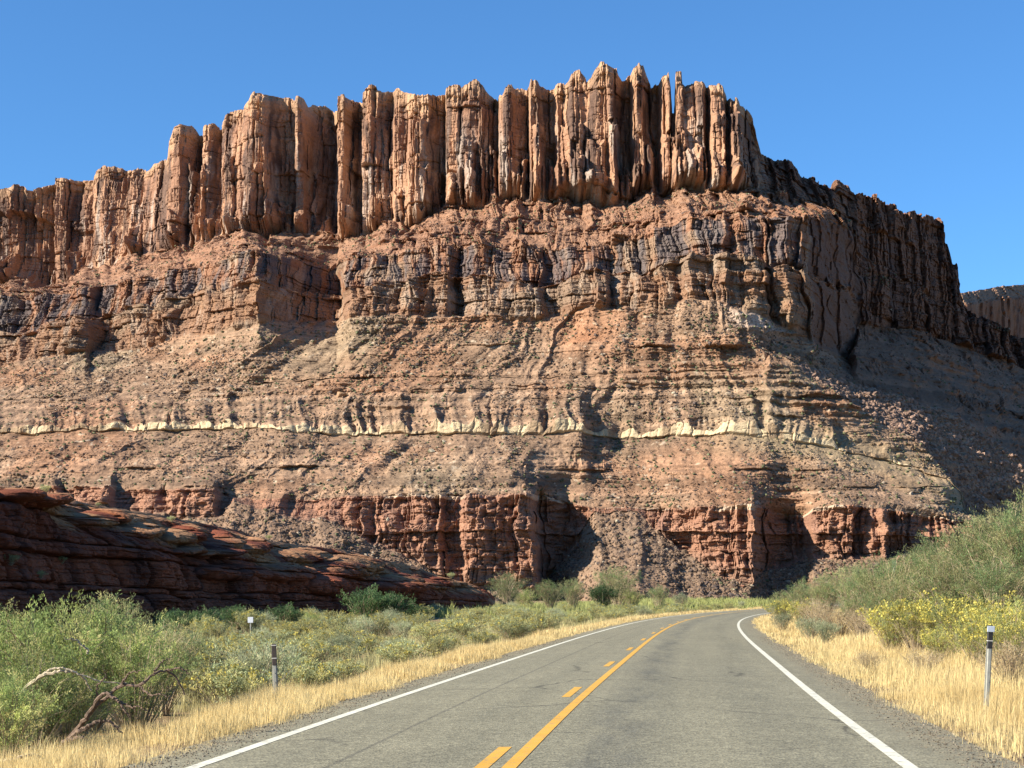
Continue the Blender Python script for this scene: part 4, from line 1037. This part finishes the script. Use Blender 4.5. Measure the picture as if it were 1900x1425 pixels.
G_L = 'green bushes on the left verge'
for a in [
    ('willow', 20, 27, 1.0, 'leafy green bush at the very left edge in front of the dark rock'),
    ('willow', 95, 25.5, 1.05, 'big bright green bush left of the bare twisted branch'),
    ('willow', 165, 27, 1.1, 'green bush with the tallest shoot on the left verge'),
    ('willow', 55, 22, .72, 'low green bush near the bottom left corner'),
    ('willow', 130, 22.5, .62, 'small yellowish green bush just above the twisted branch foot'),
    ('willow', 0, 19.5, .62, 'green bush cut off by the bottom left corner'),
    ('willow', 252, 25.5, .80, 'light green feathery bush behind the crook of the twisted branch'),
    ('tamarisk', 300, 30, .46, 'rusty tipped bush right of the big green ones'),
    ('tamarisk', 215, 33, .55, 'olive bush filling the gap behind the twisted branch')]:
    plant(*a, group=G_L)
G_D = 'dark bushes in the shade of the outcrop'
for a in [
    ('dark', 330, 78, .62, 'dark shaded bush at the left under the outcrop', G_D),
    ('dark', 385, 82, .62, 'dark bush left of the small white marker under the outcrop', G_D),
    ('dark', 440, 86, .60, 'dark bush beside the small white marker', G_D),
    ('dark', 530, 96, .66, 'small dark bush with a sunlit tip under the outcrop', G_D),
    ('willow', 578, 98, .62, 'low pale green bush at the shaded foot of the outcrop', G_D),
    ('dark', 682, 112, 1.12, 'largest dark green bush against the outcrop wall', G_D),
    ('dark', 730, 113, .95, 'dark green bush on the right side of the largest one', G_D),
    ('dark', 775, 118, .65, 'lower dark green bush near the end of the outcrop', G_D)]:
    plant(*a)
G_T = 'green bushes in a row before the rubble slope'
for a in [
    ('tamarisk', 940, 205, 1.28, 'round green bush next to the tip of the dark outcrop', G_T),
    ('willow', 975, 212, 1.49, 'green bush second along from the outcrop tip', G_T),
    ('tamarisk', 1022, 215, 1.22, 'yellowish green bush in the middle of the far row', G_T),
    ('tamarisk', 1062, 220, 1.19, 'wide thin bush of the far row with brown twigs', G_T),
    ('dark', 1120, 235, 1.55, 'dark green bush of the far row under the rubble fan', G_T),
    ('tamarisk', 1146, 240, 1.69, 'tallest bush of the far row under the rubble fan', G_T),
    ('willow', 1172, 238, 1.62, 'green bush right of the tallest far one', G_T),
    ('tamarisk', 1222, 262, 1.01, 'low grey green bush of the far row', G_T),
    ('grey', 1262, 270, 2.97, 'last low bush of the far row before the road bend', G_T)]:
    plant(*a)
G_R = 'tamarisk thicket right of the road'
for a in [
    ('tamarisk', 1448, 122, .62, 'lowest tamarisk at the far left end of the thicket', G_R),
    ('tamarisk', 1488, 112, .80, 'tamarisk by the red boulder at the left end of the thicket', G_R),
    ('tamarisk', 1532, 100, .85, 'tamarisk rising behind the brown dry brush', G_R),
    ('tamarisk', 1580, 94, .90, 'tamarisk below the right hand red cliff, left of the little sign', G_R),
    ('tamarisk', 1625, 84, .98, 'tamarisk left of the small sign back', G_R),
    ('tamarisk', 1664, 76, 1.02, 'tamarisk directly below the small sign back', G_R),
    ('tamarisk', 1708, 80, 1.0, 'tamarisk right of the small sign back', G_R),
    ('tamarisk', 1752, 76, 1.10, 'tall tamarisk at the right end of the red cliff', G_R),
    ('tamarisk', 1796, 72, 1.24, 'taller tamarisk above the yellow flowering brush', G_R),
    ('tamarisk', 1840, 68, 1.32, 'tall bright tamarisk second from the right edge', G_R),
    ('tamarisk', 1888, 65, 1.42, 'tallest tamarisk at the right edge', G_R),
    ('tamarisk', 1935, 62, 1.45, 'tamarisk cut off by the right edge', G_R),
    ('dry', 1512, 92, 1.5, 'brown dead brush caught between the tamarisks by the bend', G_R),
    ('dry', 1728, 66, 1.7, 'brown dead brush poking out of the green thicket', G_R),
    ('dark', 1815, 66, 1.15, 'darker green bush half hidden in the tall tamarisks', G_R),
    ('dark', 1650, 80, .8, 'darker green bush low in the thicket under the small sign', G_R),
    ('tamarisk', 1600, 72, .62, 'short tamarisk behind the left end of the yellow brush', G_R),
    ('tamarisk', 1680, 66, .70, 'olive tamarisk behind the yellow brush', G_R),
    ('tamarisk', 1760, 62, .78, 'feathery tamarisk low behind the yellow brush', G_R),
    ('tamarisk', 1850, 58, .84, 'feathery tamarisk above the right end of the yellow brush', G_R)]:
    plant(*a)
G_Y = 'yellow flowering brush right of the road'
for a in [
    ('rabbit', 1655, 52, 1.38, 'yellow flowering brush at the left end of its clump', G_Y),
    ('rabbit', 1700, 50, 1.47, 'yellow flowering brush second from the left of its clump', G_Y),
    ('rabbit', 1745, 49, 1.41, 'yellow flowering brush in the middle of its clump', G_Y),
    ('rabbit', 1792, 47, 1.45, 'yellow flowering brush left of the reflector post top', G_Y),
    ('rabbit', 1842, 45, 1.36, 'yellow flowering brush right behind the reflector post', G_Y),
    ('rabbit', 1890, 43, 1.33, 'yellow flowering brush cut by the right edge', G_Y),
    ('rabbit', 1815, 39, 1.07, 'green flowering brush low behind the reflector post', G_Y),
    ('rabbit', 1885, 37, 1.07, 'low flowering brush near the right edge', G_Y),
    ('rabbit', 1745, 42, 0.88, 'small flowering brush in front of the yellow clump', G_Y),
    ('rabbit', 1452, 104, 1.47, 'far yellow flowering brush beside the road bend', G_Y),
    ('rabbit', 1490, 98, 1.36, 'yellowish brush right of the far one by the bend', G_Y)]:
    plant(*a)
for a in [
    ('dry', 1560, 72, 1.25, 'brown dry brush between the green thicket and the blond grass'),
    ('dry', 1600, 66, 1.15, 'brown dry brush left of the yellow flowering clump'),
    ('dry', 1528, 78, 1.1, 'grey twiggy brush near the road bend'),
    ('dry', 1880, 31, .9, 'brown dry brush right of the reflector post'),
    ('dry', 1715, 36, .62, 'flattened dry brush in the blond grass'),
    ('dry', 1610, 38, .5, 'small brown tuft alone in the blond grass')]:
    plant(*a, group='dry brush right of the road')
for a in [
    ('grey', 1505, 66, 1.15, 'grey green shrub standing in the blond grass by the bend'),
    ('grey', 1532, 62, 1.05, 'smaller grey green shrub right of its neighbour by the bend'),
    ('grey', 1450, 84, 1.1, 'pale shrub at the tip of the grass by the bend')]:
    plant(*a, group='grey green shrubs by the bend')
# the sagebrush flat left of the road
r = np.random.default_rng(77)
n_s = 0; placed = []
tries = 0
while n_s < 235 and tries < 9000:
    tries += 1
    Y = 27 + 195 * r.random() ** 1.5 if n_s < 185 else r.uniform(190, 320)
    k = int(np.searchsorted(PY, Y))
    off = SL - 2.0 - abs(r.normal(0, 1)) * (6 + .07 * Y) - .2
    X = float(PX[k] + NX[k] * off); Yp = float(PY[k] + NY[k] * off)
    px = CX + X / Yp * F
    if px < 150 or px > 1440 or (px < 330 and Yp < 36): continue
    yo = np.interp(px, [-160, 0, 300, 600, 800, 919], [70, 82, 104, 138, 172, 196]) if px < 919 else 300
    if Yp > yo - 5: continue
    s = r.uniform(.85, 1.3) if Yp < 70 else r.uniform(.95, 1.45)
    if any((X - a) ** 2 + (Yp - b) ** 2 < (.62 * (s + c)) ** 2 for a, b, c in placed): continue
    placed.append((X, Yp, s))
    kind = 'grey' if r.random() < .16 else 'sage'
    if kind == 'sage': plant('sage', px, Yp, s, 'olive yellow sagebrush among many alike on the flat left of the road', 'sagebrush on the flat left of the road', sz=r.uniform(.8, 1.15))
    else: plant('grey', px, Yp, s * 1.05, 'pale grey green shrub scattered among the sagebrush left of the road', 'grey shrubs among the sagebrush')
    n_s += 1
# tufts on the outcrop
for (px, py, s, lab) in ((85, 916, .55, 'yellow green tuft growing on the crest of the dark outcrop at left'), (182, 941, .34, 'round yellow tuft on the sunlit shelf of the outcrop'), (318, 969, .5, 'grey tuft on the outcrop shelf above the sunlit knobs'), (500, 1000, .5, 'tuft on the outcrop rim where it starts to drop'), (840, 1064, .8, 'grey green tuft near the low end of the outcrop'), (20, 1050, .7, 'grey shrub on the shaded outcrop face at the left edge'), (115, 1048, .5, 'small grey shrub on the shaded outcrop face'), (75, 1074, .5, 'grey shrub lower on the shaded outcrop face')):
    j = int(np.clip((px + 160) / 1.15, 0, OUT.shape[1] - 1))
    q = OUT[:320, max(j - 60, 0):j + 60].reshape(-1, 3)
    e = (CX + q[:, 0] / q[:, 1] * F - px) ** 2 + (HZ - (q[:, 2] - EYE) / q[:, 1] * F - py) ** 2
    p = q[int(np.argmin(e + 0 * q[:, 1]))]
    fol, st, fl = KIT['sage'][0]
    t = thing('outcrop_tuft', lab, 'shrub', tuple(p), px, s, 'tufts on the outcrop')
    obj('foliage', fol, t); obj('stems', st, t)

# bare twisted branch and bleached sticks on the left verge
def pix(px, py, Y): return np.array([(px - CX) / F * Y, Y, EYE + (HZ - py) / F * Y])
def smooth_path(p, n=36):
    p = np.asarray(p, float); t = np.linspace(0, len(p) - 1, n); o = []
    for q in t:
        i = min(int(q), len(p) - 2); f = q - i
        a, b, c, d = p[max(i - 1, 0)], p[i], p[i + 1], p[min(i + 2, len(p) - 1)]
        o.append(.5 * ((2 * b) + (-a + c) * f + (2 * a - 5 * b + 4 * c - d) * f * f + (-a + 3 * b - 3 * c + d) * f ** 3))
    return np.array(o)
def branch(lst, r0, r1, Y0=20.5, wig=.007, seed=0):
    p = smooth_path([pix(x, y, Y0 + dy) for x, y, dy in lst])
    p += np.random.default_rng(seed).normal(0, wig, p.shape) * np.array([1, 1, 1])
    return tube(p, np.linspace(r0, r1, len(p)) * (1 + .09 * np.random.default_rng(seed + 9).normal(0, 1, len(p)).clip(-1, 1.6)), 6)
t = thing('dead_branch', 'brown twisted bare branch leaning out of the left bushes', 'branch', tuple(pix(108, 1392, 20.5)))
def child(name, lst, r0, r1, mat, sd, par):
    v, f = branch(lst, r0, r1, seed=sd)
    o = obj(name, mk_mesh(name, v - np.array(par.location), f, None, mat), par); return o
child('limb', [(108, 1392, .3), (150, 1345, .1), (185, 1305, 0), (225, 1272, -.1), (258, 1272, -.2), (285, 1250, -.2), (310, 1245, 0), (330, 1262, .1), (342, 1288, .2)], .031, .008, M_DRYWOOD, 1, t)
child('twig', [(118, 1380, .2), (160, 1350, -.2), (200, 1338, -.3), (225, 1360, -.3)], .035, .010, M_DRYWOOD, 2, t)
child('twig', [(150, 1345, .1), (190, 1290, -.2), (215, 1298, -.3), (240, 1330, -.3)], .030, .008, M_DRYWOOD, 3, t)
child('twig', [(125, 1375, .1), (150, 1368, -.2), (175, 1382, -.3)], .026, .008, M_DRYWOOD, 4, t)
for q_, lst_ in enumerate(([(258, 1272, -.2), (280, 1290, -.3), (300, 1288, -.4), (322, 1298, -.4)], [(285, 1250, -.2), (300, 1228, -.2), (318, 1222, -.1)], [(225, 1272, -.1), (240, 1250, -.3), (262, 1244, -.4)], [(185, 1305, 0), (180, 1275, -.2), (196, 1255, -.3), (190, 1236, -.3)], [(205, 1290, -.1), (238, 1310, -.3), (262, 1312, -.4), (285, 1330, -.3)], [(310, 1245, 0), (335, 1240, -.1), (352, 1252, -.1)])):
    child('twig', lst_, .014, .004, M_DRYWOOD, 20 + q_, t)
t = thing('dead_branch', 'bleached arched branch lying over the left green bushes', 'branch', tuple(pix(35, 1290, 20)))
child('limb', [(35, 1290, 0), (70, 1258, -.2), (110, 1246, -.3), (150, 1252, -.2), (168, 1280, 0)], .026, .010, M_PALEWOOD, 5, t)
child('twig', [(70, 1258, -.2), (110, 1240, -.3), (180, 1262, -.2), (240, 1268, 0)], .016, .006, M_PALEWOOD, 6, t)
t = thing('dead_branch', 'short bleached stick low at the bottom left corner', 'branch', tuple(pix(5, 1410, 17.5)))
v, f = branch([(-10, 1414, 0), (30, 1408, 0), (60, 1400, .1), (80, 1408, .1)], .022, .01, 17.5, .008, 7)
obj('limb', mk_mesh('limb', v - np.array(t.location), f, None, M_PALEWOOD), t)
t = thing('dead_branch', 'pale forked stick among the tallest green bush', 'branch', tuple(pix(150, 1205, 22.5)))
v, f = branch([(165, 1210, 0), (145, 1190, -.1), (120, 1185, -.2)], .018, .006, 23, .01, 8)
obj('limb', mk_mesh('limb', v - np.array(t.location), f, None, M_PALEWOOD), t)

# ------------------------------------------------------------------ roadside posts
import bmesh
M_GALV = plain('galvanised_post_steel', (.33, .33, .29), .6, .2, 18, (.75, 1.15))
M_BLACK = plain('black_sleeve_plastic', (.016, .014, .014), .5, 0, 20, (.7, 1.4))
M_BROWN = plain('dark_brown_sleeve', (.035, .024, .02), .6, 0, 20, (.7, 1.4))
M_REFL = plain('white_reflective_sheet', (.42, .47, .54), .4, 0, 30, (.92, 1.05))
M_BAND = plain('pale_band', (.5, .48, .44), .5)
M_SIGNB = plain('grey_green_sign_back', (.17, .19, .15), .6, .2, 12)
def prism(outline, z0, z1, bev=0.004, cap=None):
    bm = bmesh.new()
    vs = [bm.verts.new((x, y, z0)) for x, y in outline]
    f = bm.faces.new(vs)
    e = bmesh.ops.extrude_face_region(bm, geom=[f])
    bmesh.ops.translate(bm, verts=[g for g in e['geom'] if isinstance(g, bmesh.types.BMVert)], vec=(0, 0, z1 - z0))
    bmesh.ops.recalc_face_normals(bm, faces=bm.faces)
    if bev: bmesh.ops.bevel(bm, geom=bm.edges[:], offset=bev, segments=1, affect='EDGES')
    me = bpy.data.meshes.new('m'); bm.to_mesh(me); bm.free(); return me
def pobj(name, me, mat, par, loc=(0, 0, 0), rot=None):
    me.name = name; me.materials.append(mat)
    o = obj(name, me, par, loc)
    if rot: o.rotation_euler = rot
    return o
def rect(w_, d_): return [(-w_ / 2, -d_ / 2), (w_ / 2, -d_ / 2), (w_ / 2, d_ / 2), (-w_ / 2, d_ / 2)]
def hat(w_, d_, t_=.006):          # flanged U-channel section
    a, b = w_ / 2, w_ / 4
    return [(-a, 0), (-b, 0), (-b, -d_), (b, -d_), (b, 0), (a, 0), (a, t_), (b - t_, t_), (b - t_, -d_ + t_), (-b + t_, -d_ + t_), (-b + t_, t_), (-a, t_)]
def octo(rad, n=10): return [(rad * math.cos(2 * math.pi * k / n), rad * math.sin(2 * math.pi * k / n)) for k in range(n)]
def delineator(X, Y, top, lean, label, sleeve, refl, wd=.075):
    z = float(gz(np.array([X]), np.array([Y]))[0]) - .05
    t = thing('delineator_post', label, 'reflector post', (X, Y, z)); t.rotation_euler = (0, lean, .06)
    H = top - z
    pobj('post', prism(hat(wd, .03), 0, H - .30, .0015), M_GALV, t)
    s = pobj('sleeve', prism(rect(wd * .92, .045), H - .34, H, .008), sleeve, t, (0, -.015, 0))
    pobj('band', prism(rect(wd * .95, .05), H - .235, H - .222, .002), M_BAND, t, (0, -.015, 0))
    if refl:
        pobj('reflector', prism(rect(wd * 1.25, .012), H - .10, H - .012, .005), M_REFL, t, (0, -.046, 0))
    else:
        pobj('band', prism(rect(wd * .95, .05), H - .030, H - .018, .002), M_BAND, t, (0, -.015, 0))
    for zz in (.15, .30, .45, .60):
        if zz < H - .4: pobj('bolt', prism(octo(.008, 6), 0, .01, 0), M_GALV, t, (0, -.03, zz), (math.pi / 2, 0, 0))
delineator(6.95, 24.9, 1.175, .045, 'grey reflector post with black top and white reflector right of the road', M_BLACK, True, .088)
delineator(-3.75, 27.0, .845, -.035, 'grey post with dark brown top standing left of the road', M_BROWN, False, .082)
X, Y = (465 - CX) / F * 76, 76.
z = float(gz(np.array([X]), np.array([Y]))[0])
t = thing('marker_post', 'small white marker plate on a thin post before the shaded outcrop bushes', 'marker', (X, Y, z - .05))
pobj('post', prism(hat(.06, .03), 0, .60 - z, .0015), M_GALV, t)
pobj('plate', prism(rect(.24, .012), .52 - z, .78 - z, .004), plain('white_plate', (.55, .58, .62), .5, 0, 10), t, (0, -.04, 0))
X, Y = (1659 - CX) / F * 78, 78.
z = float(gz(np.array([X]), np.array([Y]))[0])
t = thing('road_sign', 'little grey green sign back on a post above the right thicket', 'sign', (X, Y, z - .05))
zc = EYE + (HZ - 1046) / F * Y - z
pobj('post', prism(hat(.06, .03), 0, zc + .1, .0015), M_GALV, t)
pobj('panel', prism(rect(.19, .008), zc - .17, zc + .19, .003), M_SIGNB, t, (0, -.036, 0))
